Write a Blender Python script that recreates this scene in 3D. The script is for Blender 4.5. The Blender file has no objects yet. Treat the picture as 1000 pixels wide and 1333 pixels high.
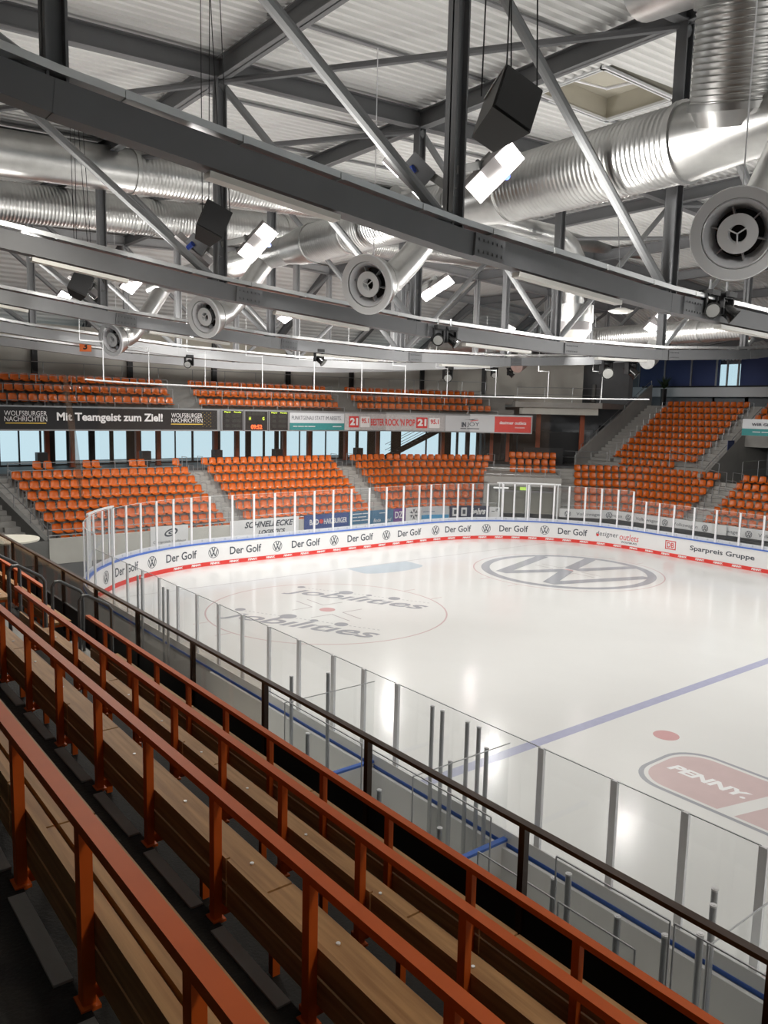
import bpy, math, random
import numpy as np
from mathutils import Vector, Matrix
random.seed(4)
SC = bpy.context.scene
COL = SC.collection
rad = math.radians

# ---------------------------------------------------------------- camera
cam_d = bpy.data.cameras.new('camera')
cam = bpy.data.objects.new('camera', cam_d); COL.objects.link(cam)
CP = Vector((-23.695, -34.476, 7.550))
yaw, pitch, roll = 0.668102, 0.127308, 0.022579
fw = Vector((math.sin(yaw)*math.cos(pitch), math.cos(yaw)*math.cos(pitch), -math.sin(pitch)))
rt = Vector((math.cos(yaw), -math.sin(yaw), 0)); up = rt.cross(fw)
rt2 = math.cos(roll)*rt + math.sin(roll)*up; up2 = math.cos(roll)*up - math.sin(roll)*rt
M = Matrix((rt2, up2, -fw)).transposed().to_4x4(); M.translation = CP
cam.matrix_world = M
cam_d.sensor_fit = 'VERTICAL'; cam_d.sensor_height = 36; cam_d.sensor_width = 27
cam_d.lens = 1043.95/1333*36; cam_d.clip_start = 0.05; cam_d.clip_end = 400
SC.camera = cam

# ---------------------------------------------------------------- world, exposure
w = bpy.data.worlds.new('world'); SC.world = w; w.use_nodes = True
bg = w.node_tree.nodes['Background']
bg.inputs[0].default_value = (0.66, 0.85, 0.93, 1); bg.inputs[1].default_value = 1.15
SC.view_settings.view_transform = 'Standard'; SC.view_settings.look = 'None'
SC.view_settings.gamma = 1; SC.view_settings.use_curve_mapping = False
SC.view_settings.exposure = -0.24
FLOOD_W = 2300          # watts of each twin floodlight
UP_W = 105              # fill added above the truss chords to brighten the deck, no fixtures
SC.cycles.use_denoising = True
SC.cycles.max_bounces = 10; SC.cycles.diffuse_bounces = 4; SC.cycles.glossy_bounces = 4
SC.cycles.transparent_max_bounces = 40; SC.cycles.transmission_bounces = 4
SC.cycles.sample_clamp_indirect = 6
SC.cycles.caustics_reflective = False; SC.cycles.caustics_refractive = False

# ---------------------------------------------------------------- materials
MATS = {}
def mat(name, col, rough=.6, metal=0., var=.0, vscale=3., emit=None, es=1., spec=.5, bump=0., bscale=20., coat=0.):
    m = bpy.data.materials.new(name); m.use_nodes = True; nt = m.node_tree
    b = nt.nodes['Principled BSDF']
    b.inputs['Base Color'].default_value = (*col, 1); b.inputs['Roughness'].default_value = rough
    b.inputs['Metallic'].default_value = metal; b.inputs['Specular IOR Level'].default_value = spec
    b.inputs['Coat Weight'].default_value = coat
    tc = nt.nodes.new('ShaderNodeTexCoord')
    nz = nt.nodes.new('ShaderNodeTexNoise'); nz.inputs['Scale'].default_value = vscale; nz.inputs['Detail'].default_value = 5
    nt.links.new(tc.outputs['Object'], nz.inputs['Vector'])
    mx = nt.nodes.new('ShaderNodeMix'); mx.data_type = 'RGBA'
    v = max(var, .03)
    mx.inputs[6].default_value = (*[c*(1-v) for c in col], 1); mx.inputs[7].default_value = (*[min(1, c*(1+v)) for c in col], 1)
    nt.links.new(nz.outputs['Fac'], mx.inputs[0]); nt.links.new(mx.outputs[2], b.inputs['Base Color'])
    if bump:
        n2 = nt.nodes.new('ShaderNodeTexNoise'); n2.inputs['Scale'].default_value = bscale
        nt.links.new(tc.outputs['Object'], n2.inputs['Vector'])
        bp = nt.nodes.new('ShaderNodeBump'); bp.inputs['Strength'].default_value = bump; bp.inputs['Distance'].default_value = .02
        nt.links.new(n2.outputs['Fac'], bp.inputs['Height']); nt.links.new(bp.outputs[0], b.inputs['Normal'])
    if emit is not None:
        b.inputs['Emission Color'].default_value = (*emit, 1); b.inputs['Emission Strength'].default_value = es
    MATS[name] = m; return m

def clear(name, tint, gloss=.06, rough=.02, alpha_col=None, alpha=0.):
    m = bpy.data.materials.new(name); m.use_nodes = True; nt = m.node_tree; nt.nodes.clear()
    out = nt.nodes.new('ShaderNodeOutputMaterial'); tr = nt.nodes.new('ShaderNodeBsdfTransparent')
    tr.inputs[0].default_value = (*tint, 1); gl = nt.nodes.new('ShaderNodeBsdfGlossy'); gl.inputs['Roughness'].default_value = rough
    fr = nt.nodes.new('ShaderNodeLayerWeight'); fr.inputs[0].default_value = .5
    pw = nt.nodes.new('ShaderNodeMath'); pw.operation = 'POWER'; pw.inputs[1].default_value = 5
    mu = nt.nodes.new('ShaderNodeMath'); mu.operation = 'MULTIPLY_ADD'; mu.inputs[1].default_value = gloss*9; mu.inputs[2].default_value = gloss
    nt.links.new(fr.outputs['Facing'], pw.inputs[0]); nt.links.new(pw.outputs[0], mu.inputs[0]); mu.use_clamp = True
    mi = nt.nodes.new('ShaderNodeMixShader')
    nt.links.new(mu.outputs[0], mi.inputs[0]); nt.links.new(tr.outputs[0], mi.inputs[1]); nt.links.new(gl.outputs[0], mi.inputs[2])
    last = mi
    if alpha:
        df = nt.nodes.new('ShaderNodeBsdfDiffuse'); df.inputs[0].default_value = (*alpha_col, 1)
        m2 = nt.nodes.new('ShaderNodeMixShader'); m2.inputs[0].default_value = alpha
        nt.links.new(mi.outputs[0], m2.inputs[1]); nt.links.new(df.outputs[0], m2.inputs[2]); last = m2
    nt.links.new(last.outputs[0], out.inputs[0]); MATS[name] = m; return m

mat('ice', (.80, .80, .785), .16, var=.03, vscale=.6, spec=.45)
mat('white_board', (.80, .80, .80), .3, var=.02)
mat('red_kick', (.72, .05, .04), .4)
mat('blue_rail', (.07, .17, .58), .35)
mat('ad_dark', (.055, .065, .085), .5)
mat('ad_white', (.85, .85, .85), .5)
mat('ad_red', (.65, .04, .04), .5)
mat('ad_grey', (.45, .46, .48), .5)
mat('ice_grey', (.40, .41, .44), .2); mat('ice_red', (.66, .40, .40), .2); mat('ice_pink', (.66, .52, .515), .2, var=.06)
mat('ice_blue', (.46, .47, .62), .2, var=.08, vscale=6); mat('ice_crease', (.56, .64, .70), .2); mat('ice_line', (.50, .46, .47), .2)
mat('ice_redline', (.66, .50, .50), .2)
mat('alu', (.88, .88, .90), .35, .2, var=.05); mat('alu_dark', (.52, .53, .55), .35, .5)
mat('white_metal', (.82, .83, .84), .4)
mat('concrete', (.36, .35, .33), .85, var=.15, vscale=1.6, bump=.2)
mat('concrete_dark', (.20, .20, .19), .9, var=.15, vscale=1.6)
mat('concrete_light', (.58, .57, .52), .85, var=.12, vscale=1.2)
mat('tread_black', (.018, .017, .016), .8, var=.2, vscale=5, bump=.3, bscale=60)
mat('floor_grey', (.10, .105, .11), .6, var=.15)
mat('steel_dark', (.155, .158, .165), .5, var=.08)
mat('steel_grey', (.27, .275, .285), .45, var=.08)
mat('steel_lit', (.40, .405, .415), .45, var=.08)  # lit copy of the truss steel
mat('steel_tube', (.24, .245, .25), .4, .2, var=.08)
mat('galv', (.56, .56, .55), .34, 1., var=.22, vscale=2.5, bump=.08, bscale=8)
mat('galv_tray', (.62, .62, .62), .35, .8, var=.1)
mat('deck', (.80, .80, .785), .5, .0, var=.06, vscale=.8)
mat('cladding', (.55, .53, .48), .7, var=.04); mat('cream', (.55, .52, .44), .7)
mat('wall_grey', (.20, .205, .215), .75, var=.08)
mat('orange_paint', (.62, .115, .016), .48, var=.1, vscale=9, spec=.28)
mat('orange_column', (.34, .07, .02), .5, var=.05)
mat('brown_paint', (.055, .028, .016), .35, .2)
mat('black_panel', (.018, .019, .020), .35, var=.1)
mat('seat_orange', (.57, .112, .005), .30, var=.05, coat=.1, spec=.4)
mat('seat_bracket', (.12, .12, .12), .5, .5)
mat('rail_grey', (.36, .37, .38), .35, .6, var=.05); mat('hoop_grey', (.15, .155, .16), .4, .5)
mat('black', (.010, .010, .011), .45); mat('black_gloss', (.012, .012, .012), .2)
mat('speaker', (.018, .017, .016), .45, var=.15, vscale=4)
mat('housing', (.32, .30, .30), .45, .3); mat('plug_blue', (.02, .05, .28), .4)
mat('led', (.9, .9, .9), .5, emit=(1, .98, .95), es=14)
mat('tube_light', (.9, .9, .9), .5, emit=(1, .98, .94), es=1.2)
mat('batten', (.72, .71, .66), .4)
mat('teal', (.02, .22, .22), .5); mat('ad_marble', (.50, .49, .49), .5, var=.35, vscale=9)
mat('ad_black', (.012, .012, .013), .35); mat('gold', (.80, .55, .08), .5)
mat('score_yellow', (.5, .6, .05), .5, emit=(.75, 1, .1), es=.9); mat('score_red', (.8, .1, .02), .5, emit=(1, .12, .03), es=2.2)
mat('score_cell', (.028, .03, .028), .4)
mat('ad_blue', (.03, .07, .26), .5, var=.1, vscale=8); mat('ad_petrol', (.05, .17, .30), .5, var=.1); mat('ad_purple', (.16, .05, .28), .5)
mat('ad_navy', (.02, .025, .07), .45); mat('ad_sky', (.05, .35, .65), .5); mat('ad_pale', (.62, .64, .66), .5)
mat('exit_green', (.3, .7, .1), .5, emit=(.65, .95, .15), es=.9)
mat('sign_orange', (.70, .16, .04), .5); mat('poster_blue', (.03, .05, .16), .5)
mat('box_mid', (.26, .26, .25), .6); mat('paper', (.8, .8, .79), .7); mat('table_white', (.62, .60, .52), .5)
mat('gate_grey', (.26, .25, .21), .6); mat('leaf', (.02, .04, .015), .6)
clear('glass_rink', (.96, .97, .97), .05, .03, (.8, .82, .84), .045)
clear('glass_clear', (.98, .985, .985), .05, .02)
clear('glass_barrier', (.86, .84, .81), .05, .05, (.3, .25, .2), .05)
clear('glass_window', (.92, .96, .97), .05, .02)
clear('net', (1, 1, 1), .0, .5, (.30, .20, .14), .045); clear('net_fold', (1, 1, 1), .0, .5, (.26, .18, .13), .5)

def wood():
    m = bpy.data.materials.new('wood'); m.use_nodes = True; nt = m.node_tree; b = nt.nodes['Principled BSDF']
    tc = nt.nodes.new('ShaderNodeTexCoord'); mp = nt.nodes.new('ShaderNodeMapping'); mp.inputs['Scale'].default_value = (22, 1.2, 22)
    nz = nt.nodes.new('ShaderNodeTexNoise'); nz.inputs['Scale'].default_value = 1.5; nz.inputs['Detail'].default_value = 6
    cr = nt.nodes.new('ShaderNodeValToRGB'); cr.color_ramp.elements[0].color = (.30, .15, .055, 1); cr.color_ramp.elements[1].color = (.50, .28, .115, 1)
    cr.color_ramp.elements[0].position = .3; cr.color_ramp.elements[1].position = .7
    nt.links.new(tc.outputs['Object'], mp.inputs[0]); nt.links.new(mp.outputs[0], nz.inputs['Vector']); nt.links.new(nz.outputs['Fac'], cr.inputs[0])
    nt.links.new(cr.outputs[0], b.inputs['Base Color']); b.inputs['Roughness'].default_value = .55; b.inputs['Specular IOR Level'].default_value = .3
    MATS['wood'] = m
wood()

def ice_scratches():
    nt = MATS['ice'].node_tree; b = nt.nodes['Principled BSDF']
    tc = nt.nodes.new('ShaderNodeTexCoord'); nz = nt.nodes.new('ShaderNodeTexNoise'); nz.inputs['Scale'].default_value = .35; nz.inputs['Detail'].default_value = 8
    mr = nt.nodes.new('ShaderNodeMapRange'); mr.inputs[3].default_value = .08; mr.inputs[4].default_value = .22
    nt.links.new(tc.outputs['Object'], nz.inputs['Vector']); nt.links.new(nz.outputs['Fac'], mr.inputs[0]); nt.links.new(mr.outputs[0], b.inputs['Roughness'])
    vo = nt.nodes.new('ShaderNodeTexNoise'); vo.inputs['Scale'].default_value = 5; vo.inputs['Detail'].default_value = 8
    bp = nt.nodes.new('ShaderNodeBump'); bp.inputs['Strength'].default_value = .05; bp.inputs['Distance'].default_value = .02
    nt.links.new(tc.outputs['Object'], vo.inputs['Vector']); nt.links.new(vo.outputs['Fac'], bp.inputs['Height']); nt.links.new(bp.outputs[0], b.inputs['Normal'])
ice_scratches()

# ---------------------------------------------------------------- mesh helpers
def world_loc(o):
    v = Vector((0, 0, 0))
    while o is not None: v += o.location; o = o.parent
    return v
class MB:
    def __init__(s): s.v = []; s.f = []
    def add(s, vs, fs):
        n = len(s.v); s.v += [tuple(v) for v in vs]; s.f += [tuple(i+n for i in f) for f in fs]; return s
    def box(s, c, d, rz=0, R=None):
        hx, hy, hz = d[0]/2, d[1]/2, d[2]/2
        R = R or Matrix.Rotation(rz, 3, 'Z'); c = Vector(c)
        vs = [c + R @ Vector((x*hx, y*hy, z*hz)) for z in (-1, 1) for y in (-1, 1) for x in (-1, 1)]
        return s.add(vs, [(0, 2, 3, 1), (4, 5, 7, 6), (0, 1, 5, 4), (2, 6, 7, 3), (0, 4, 6, 2), (1, 3, 7, 5)])
    def beam(s, a, b, wd, h, upv=(0, 0, 1)):
        a, b = Vector(a), Vector(b); d = (b-a).normalized(); x = d.cross(Vector(upv))
        if x.length < 1e-4: x = Vector((1, 0, 0))
        x.normalize(); y = x.cross(d)
        vs = [p + x*i*wd/2 + y*j*h/2 for p in (a, b) for i, j in ((-1, -1), (1, -1), (1, 1), (-1, 1))]
        return s.add(vs, [(3, 2, 1, 0), (4, 5, 6, 7), (0, 1, 5, 4), (1, 2, 6, 5), (2, 3, 7, 6), (3, 0, 4, 7)])
    def ibeam(s, a, b, wd, h, t=.03, upv=(0, 0, 1)):
        a, b = Vector(a), Vector(b); d = (b-a).normalized(); x = d.cross(Vector(upv))
        if x.length < 1e-4: x = Vector((1, 0, 0))
        x.normalize(); y = x.cross(d); o = y*(h/2-t/2)
        s.beam(a+o, b+o, wd, t, upv); s.beam(a-o, b-o, wd, t, upv); return s.beam(a, b, t, h, upv)
    def path(s, pts, rs, n=12, cap=True, closed=False):
        pts = [Vector(p) for p in pts]; m = len(pts)
        if not hasattr(rs, '__len__'): rs = [rs]*m
        prev = None; rings = []
        for i, p in enumerate(pts):
            t = (pts[min(i+1, m-1)] - pts[max(i-1, 0)]).normalized()
            if prev is None:
                x = t.cross(Vector((0, 0, 1)));
                if x.length < 1e-3: x = t.cross(Vector((0, 1, 0)))
            else: x = prev - t*prev.dot(t)
            x.normalize(); prev = x; y = t.cross(x)
            rings.append([p + (x*math.cos(2*math.pi*k/n) + y*math.sin(2*math.pi*k/n))*rs[i] for k in range(n)])
        vs = [v for r in rings for v in r]; fs = []
        for i in range(m-1):
            for k in range(n): fs.append((i*n+k, i*n+(k+1) % n, (i+1)*n+(k+1) % n, (i+1)*n+k))
        if cap: fs += [tuple(range(n))[::-1], tuple(range((m-1)*n, m*n))]
        return s.add(vs, fs)
    def tube(s, a, b, r, n=8): return s.path([a, b], r, n)
    def quad(s, *p): return s.add(p, [(0, 1, 2, 3)])
    def prism(s, poly, z0, z1):
        n = len(poly); vs = [(x, y, z0) for x, y in poly] + [(x, y, z1) for x, y in poly]
        return s.add(vs, [tuple(range(n))[::-1], tuple(range(n, 2*n))] + [(i, (i+1) % n, n+(i+1) % n, n+i) for i in range(n)])
    def build(s, name, m, parent=None, label=None, kind=None, smooth=False):
        me = bpy.data.meshes.new(name)
        off = world_loc(parent) if parent is not None else Vector((0, 0, 0))
        vs = [(x-off.x, y-off.y, z-off.z) for x, y, z in s.v]
        me.from_pydata(vs, [], s.f); me.update()
        if smooth: me.polygons.foreach_set('use_smooth', [True]*len(me.polygons)); me.set_sharp_from_angle(angle=rad(38))
        me.materials.append(MATS[m]); o = bpy.data.objects.new(name, me); COL.objects.link(o)
        if parent is not None: o.parent = parent
        if label: o['label'] = label
        if kind: o['kind'] = kind
        return o
def tag(o, label, cat, group=None):
    o['label'] = label; o['category'] = cat
    if group: o['group'] = group
    return o
def thing(name, label, cat, loc=(0, 0, 0), group=None, rz=0):
    o = bpy.data.objects.new(name, None); o.location = loc; o.rotation_euler = (0, 0, rz); o.empty_display_size = .1
    COL.objects.link(o); return tag(o, label, cat, group)
def struct(name, mb, m, smooth=False): return mb.build(name, m, kind='structure', smooth=smooth)
def dup(root, kids, loc, label, rz=None, group=None):
    r = root.copy(); COL.objects.link(r); r.location = loc; r['label'] = label
    if rz is not None: r.rotation_euler = (0, 0, rz)
    if group: r['group'] = group
    for k in kids:
        c = k.copy(); COL.objects.link(c); c.parent = r
        for g in k.children:
            d = g.copy(); COL.objects.link(d); d.parent = c
    return r
ORD = 'zeroth first second third fourth fifth sixth seventh eighth ninth tenth eleventh twelfth thirteenth fourteenth fifteenth sixteenth seventeenth eighteenth nineteenth twentieth'.split()
def nth(i):
    if i <= 20: return ORD[i]
    return {2: 'twenty', 3: 'thirty', 4: 'forty', 5: 'fifty', 6: 'sixty', 7: 'seventy'}[i//10] + ('-' + ORD[i % 10] if i % 10 else 'th')

def text_mb(body, width, height, f, bold=.012, shear=0., align='C', res=3):
    """lettering: flat glyph mesh scaled to width x height, f maps (u, v) with u, v in metres from the text centre to a 3-D point."""
    cu = bpy.data.curves.new('t', 'FONT'); cu.body = body; cu.size = 1; cu.offset = bold; cu.shear = shear; cu.resolution_u = res
    cu.fill_mode = 'FRONT'
    ob = bpy.data.objects.new('t', cu); COL.objects.link(ob)
    dg = bpy.context.evaluated_depsgraph_get(); dg.update()
    me = bpy.data.meshes.new_from_object(ob.evaluated_get(dg))
    vs = np.array([v.co[:] for v in me.vertices]); fs = [tuple(p.vertices) for p in me.polygons]
    bpy.data.objects.remove(ob); bpy.data.curves.remove(cu); bpy.data.meshes.remove(me)
    lo, hi = vs[:, :2].min(0), vs[:, :2].max(0); sz = hi-lo
    sx = width/sz[0]; sy = sx if height is None else height/sz[1]
    mb = MB(); uv = (vs[:, :2]-(lo+hi)/2)*[sx, sy]
    mb.add([f(u, v) for u, v in uv], fs); return mb
def plane_map(c, ux, uz):
    c, ux, uz = Vector(c), Vector(ux), Vector(uz)
    return lambda u, v: c + ux*u + uz*v

# ---------------------------------------------------------------- plan paths
A = 8.5*math.pi/2
def rink(s, off=0.):
    if s < -A: return (-15-off, -8.5+(s+A))
    if s < 0:
        t = -s/8.5; return (-6.5-(8.5+off)*math.sin(t), -8.5+(8.5+off)*math.cos(t))
    if s <= 13: return (-6.5+s, off)
    if s < 13+A:
        t = (s-13)/8.5; return (6.5+(8.5+off)*math.sin(t), -8.5+(8.5+off)*math.cos(t))
    return (15+off, -8.5-(s-13-A))
CX, CY = 6.5, -8.5
FA = [(0, 14.0), (22.5, 14.5), (45, 14.5), (67.5, 15.8), (90, 14.7)]
def fpts(d, x0=-15.0, y1=-42.0):
    L = [((math.sin(rad(a)), math.cos(rad(a))), r+d) for a, r in FA]
    pts = [(x0, CY+L[0][1])]
    for (n1, r1), (n2, r2) in zip(L, L[1:]):
        det = n1[0]*n2[1]-n1[1]*n2[0]
        pts.append((CX+(r1*n2[1]-r2*n1[1])/det, CY+(n1[0]*r2-n2[0]*r1)/det))
    pts.append((CX+L[-1][1], y1)); return pts
def at(d, s):
    pts = fpts(d)
    for i, (a, b) in enumerate(zip(pts, pts[1:])):
        l = math.dist(a, b)
        if s <= l or i == len(pts)-2:
            return (a[0]+(b[0]-a[0])*s/l, a[1]+(b[1]-a[1])*s/l, rad(-FA[i][0]))
        s -= l
def s_far(d, y):      # path length where the far side straight reaches this y
    pts = fpts(d); return sum(math.dist(a, b) for a, b in zip(pts[:4], pts[1:5])) + pts[4][1]-y
def span(d, s0, s1):  # polyline between two path lengths
    pts = fpts(d); out = [at(d, s0)[:2]]; s = 0
    for a, b in zip(pts, pts[1:]):
        s += math.dist(a, b)
        if s0+.01 < s < s1-.01: out.append(b)
    return out + [at(d, s1)[:2]]
def strip(mb, P0, P1, z0, z1):  # prism between an inner and an outer polyline
    return mb.prism(list(P0)+list(P1)[::-1], z0, z1)

# ================================================================= SETTING
struct('floor', MB().box((0, -5, -.12), (76, 90, .2)), 'floor_grey')

# lower bowl: one stepped terrace per row and aisles of half steps
def lz(k): return .86+.455*k
tr = MB()
for k in range(-1, 7):
    d0, d1 = .8*k-.45, (.8*k+.35 if k < 6 else .8*k+1.2)
    s1 = s_far(d0, -20) if k < 6 else 48
    s1b = s_far(d1, -20) if k < 6 else 48
    a, b = span(d0, 0, s1), span(d1, 0, s1b)
    if len(a) != len(b):
        a, b = span(d0, 0, s_far(d0, -12)), span(d1, 0, s_far(d1, -12))
    tr.prism(a+b[::-1], -.02 if k == -1 else lz(k)-1.2, lz(k))
struct('floor_terrace', tr, 'concrete')
fw_ = MB(); a = span(-1.45, 1.9, 30.2); b = span(-1.25, 1.9, 30.2); strip(fw_, a, b, 0, 1.2)
struct('wall_end_front', fw_, 'concrete_light')
fw_ = MB(); a = span(-1.45, 34.3, 60); b = span(-1.25, 34.3, 60); strip(fw_, a, b, 0, 1.2)
struct('wall_far_front', fw_, 'concrete_light')
# concourse floor, window wall
cf = MB(); strip(cf, span(5.6, 0, 46), span(15, 0, 50), 3.3, 3.72); struct('floor_concourse', cf, 'floor_grey')
# upper tier on the end side
def uz(j): return 7.15+.56*(j-1)
ut = MB()
for j in range(0, 5):
    d0, d1 = 5.1+.8*j-.45, 5.1+.8*j+(.35 if j < 4 else 2.2)
    strip(ut, span(d0, 0, 37.3 if j < 4 else 38.6), span(d1, 0, 37.3+(.2*j)), uz(j)-.75 if j else 6.12, uz(j))
struct('floor_upper_terrace', ut, 'concrete_dark')
us = MB(); strip(us, span(4.75, 0, 37.3), span(12, 0, 41), 6.02, 6.12); struct('ceiling_concourse', us, 'wall_grey')
# end wall above the upper tier with roof eave
ew = MB(); strip(ew, span(10.4, 0, 46), span(10.7, 0, 46), 8.2, 12.1); struct('wall_end', ew, 'cladding')
cb = MB(); strip(cb, span(10.3, 0, 46), span(10.4, 0, 46), 11.25, 11.9); struct('trim_1', cb, 'cream')
for i, s in enumerate((4.6, 10.3, 16.1, 21.9, 27.5, 33.2, 38.2)):
    x, y, r = at(10.28, s); b = MB().box((x, y, 10.1), (.32, .22, 3.6), r)
    tag(b.build('wall_post', 'black'), f'black steel post against the upper end wall, {nth(i+1)} from the left', 'post', 'black posts on the end wall')
# side walls of the hall
struct('wall_left', MB().box((-35.2, -12, 7), (.4, 70, 14)), 'wall_grey')
struct('wall_far', MB().box((37.5, -13, 3.9), (.4, 66, 7.8)).box((37.5, 17.3, 10), (.4, 34, 4.6)).box((37.5, -23.2, 10), (.4, 42, 4.6)).box((37.5, -1, 12.0), (.4, 3, .6)).box((37.5, -1, 8.6), (.4, 3, 1.7)), 'wall_grey')
struct('wall_back', MB().box((0, -47, 7), (76, .4, 14)), 'wall_grey')
struct('wall_end_outer', MB().box((-25, 17.9, 2), (20, .3, 3.4)).box((-27.8, 17.9, 8), (15, .3, 8.5)), 'wall_grey')

# roof deck: trapezoid ribs running across the hall, pitched at the ridge and hipped at the edges
def roof_z(x, y):
    z = 16.98-.045*abs(x)
    if abs(x) > 26: z = min(z, 15.8-(abs(x)-26)*.34)
    if y > 10: z = min(z, 16.9-(y-10)*.66)
    return z
hatch = (-5.15, -1.9, -20.05, -17.7)
dk = MB()
ys = np.arange(-47, 18.6, .30)
def deck_run(xs, y):
    prof = [(0, 0), (.11, 0), (.15, .09), (.26, .09), (.30, 0)]
    n = len(prof)
    vs = [(x, y+dy, roof_z(x, y+dy)+dz) for x in xs for dy, dz in prof]
    fs = [(i*n+k, i*n+k+1, (i+1)*n+k+1, (i+1)*n+k) for i in range(len(xs)-1) for k in range(n-1)]
    dk.add(vs, fs)
for y in ys:
    if hatch[2]-.3 < y < hatch[3]:
        deck_run([-38, -26, -15, hatch[0]], y); deck_run([hatch[1], 0, 26, 38], y)
    else: deck_run([-38, -26, -15, 0, 15, 26, 38], y)
struct('ceiling', dk, 'deck')
struct('ceiling_cover', MB().box((0, -14, 17.55), (80, 70, .1)), 'black')

# roof hatch above the ducts
h = thing('roof_hatch', 'cream roof hatch with white frame in the ribbed ceiling beside the hanging speaker', 'roof hatch', (-3.5, -18.9, 16.9))
x0, x1, y0, y1 = hatch; z0 = 16.7; z1 = 17.4
fr = MB()
for (a, b, c, d) in ((x0-.1, y0-.1, x1+.1, y0+.06), (x0-.1, y1-.06, x1+.1, y1+.1), (x0-.1, y0, x0+.06, y1), (x1-.06, y0, x1+.1, y1)):
    fr.prism([(a, b), (c, b), (c, d), (a, d)], z0, z0+.08)
fr.build('frame', 'white_metal', h)
sh = MB()
for (a, b, c, d) in ((x0-.04, y0-.04, x1+.04, y0), (x0-.04, y1, x1+.04, y1+.04), (x0-.04, y0, x0, y1), (x1, y0, x1+.04, y1)):
    sh.prism([(a, b), (c, b), (c, d), (a, d)], z0, z1)
sh.build('shaft', 'cream', h); MB().prism([(x0, y0), (x1, y0), (x1, y1), (x0, y1)], z1, z1+.04).build('cover', 'cream', h)
op = MB().tube((x0+.2, y1-.4, z1-.2), (x0+1.3, y0+.9, z0+.1), .035).tube((x0+1.3, y0+.9, z0+.1), (x1-.5, y0+.3, z1-.1), .05).tube((x0+.9, y1-.3, z1-.1), (x0+1.3, y0+.9, z0+.1), .03)
op.build('opener_arm', 'alu', h)

# ================================================================= ROOF TRUSSES
NODES = [-33.7, -27.2, -20.5, -13.8, -7.1, -.4, 6.3, 13.0, 19.7, 26.4, 33.0]
TY = [-23.7, -14.8, -5.9, 3.0, 9.8, -32.6, -41.5]
def bz(x): return min(9.93+.0031*x*x, 13.3)
def tz(x, y=0): return roof_z(x, min(y, 9.9))-.36
names = ['nearest', 'second', 'third', 'fourth', 'farthest', 'overhead', 'rearmost']
for ti, Y in enumerate(TY):
    t = thing('roof_truss', f'{names[ti]} grey steel roof truss spanning the hall over the ice, sagging bottom chord', 'truss', (0, Y, bz(0)-.2), 'roof trusses')
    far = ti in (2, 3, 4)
    sc_ = 'steel_lit' if ti in (3, 4) else 'steel_grey' if far else 'steel_dark'  # same steel, lightened in colour for the far trusses where more light falls
    bc = MB(); xs = np.linspace(-33.7, 33, 60)
    for bi_, (a, b) in enumerate(zip(NODES, NODES[1:])): bc.beam((a-.06, Y, bz(a)-.06*(bz(b)-bz(a))/(b-a)), (b+.06, Y, bz(b)+.06*(bz(b)-bz(a))/(b-a)), .30-.008*(bi_ % 2), .42-.008*(bi_ % 2))
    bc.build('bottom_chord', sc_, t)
    tcd = MB()
    for a, b in zip(NODES, NODES[1:]): tcd.ibeam((a, Y, tz(a, Y)), (b, Y, tz(b, Y)), .30, .5)
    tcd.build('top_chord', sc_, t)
    for i, x in enumerate(NODES[1:-1]):
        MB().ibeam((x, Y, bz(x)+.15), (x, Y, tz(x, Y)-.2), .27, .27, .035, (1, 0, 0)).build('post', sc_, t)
        nx = NODES[i+2] if x < -.4 else NODES[i]
        if abs(x+.4) > 1:
            MB().tube((x, Y, tz(x, Y)-.3), (nx-.12*np.sign(nx-x), Y, bz(nx)+.25), .105, 10).build('diagonal', 'steel_tube', t)
    if ti < 3:
        for x in NODES[3:8]:
            sp = MB().box((x+.75, Y-.17, bz(x+.7)), (.75, .05, .40), R=Matrix.Rotation(math.atan2(bz(x)-bz(x+.9), .9), 3, 'Y'))
            for bx in range(6):
                for bzz in (-.1, .1):
                    sp.box((x+.48+bx*.115, Y-.205, bz(x+.48+bx*.115)+bzz), (.045, .03, .045))
            sp.build('splice_plate', 'steel_dark', t)
    # cable tray on top of the chord
    ct = thing('cable_tray', f'perforated galvanised cable tray lying along the {names[ti]} roof truss', 'cable tray', (0, Y, bz(0)+.25), 'cable trays on the trusses')
    cm = MB(); cs = MB(); px = np.arange(-30, 30, .5)
    for a, b in zip(NODES, NODES[1:]):
        for dy in (-.19, .19): cm.beam((a, Y+dy, bz(a)+.315), (b, Y+dy, bz(b)+.315), .012, .10)
        cs.beam((a, Y, bz(a)+.27), (b, Y, bz(b)+.27), .38, .012)
        for q in range(4): xq = a+(b-a)*(q+.5)/4; cm.box((xq, Y, bz(a)+(bz(b)-bz(a))*(q+.5)/4+.30), (.05, .42, .10))
    cm.build('side_rail', 'galv_tray', ct)
    cs.build('tray_floor', 'galv_tray', ct)
    # long batten lamp housings under the nearer chords
    for bi, x in enumerate((-17.4, -10.6, -3.4, 3.6) if ti < 3 else ()):
        dz = -.27; hl = 1.1 if bi == 0 else 1.6; g = MB().beam((x-hl, Y-.05, bz(x-hl)+dz), (x+hl, Y-.05, bz(x+hl)+dz), .2, .09)
        tag(g.build('batten_light', 'batten'), f'cream strip light, unlit, under the {names[ti]} truss, {nth(bi+1)} from the left', 'strip light', 'strip lights under the trusses')
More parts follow.
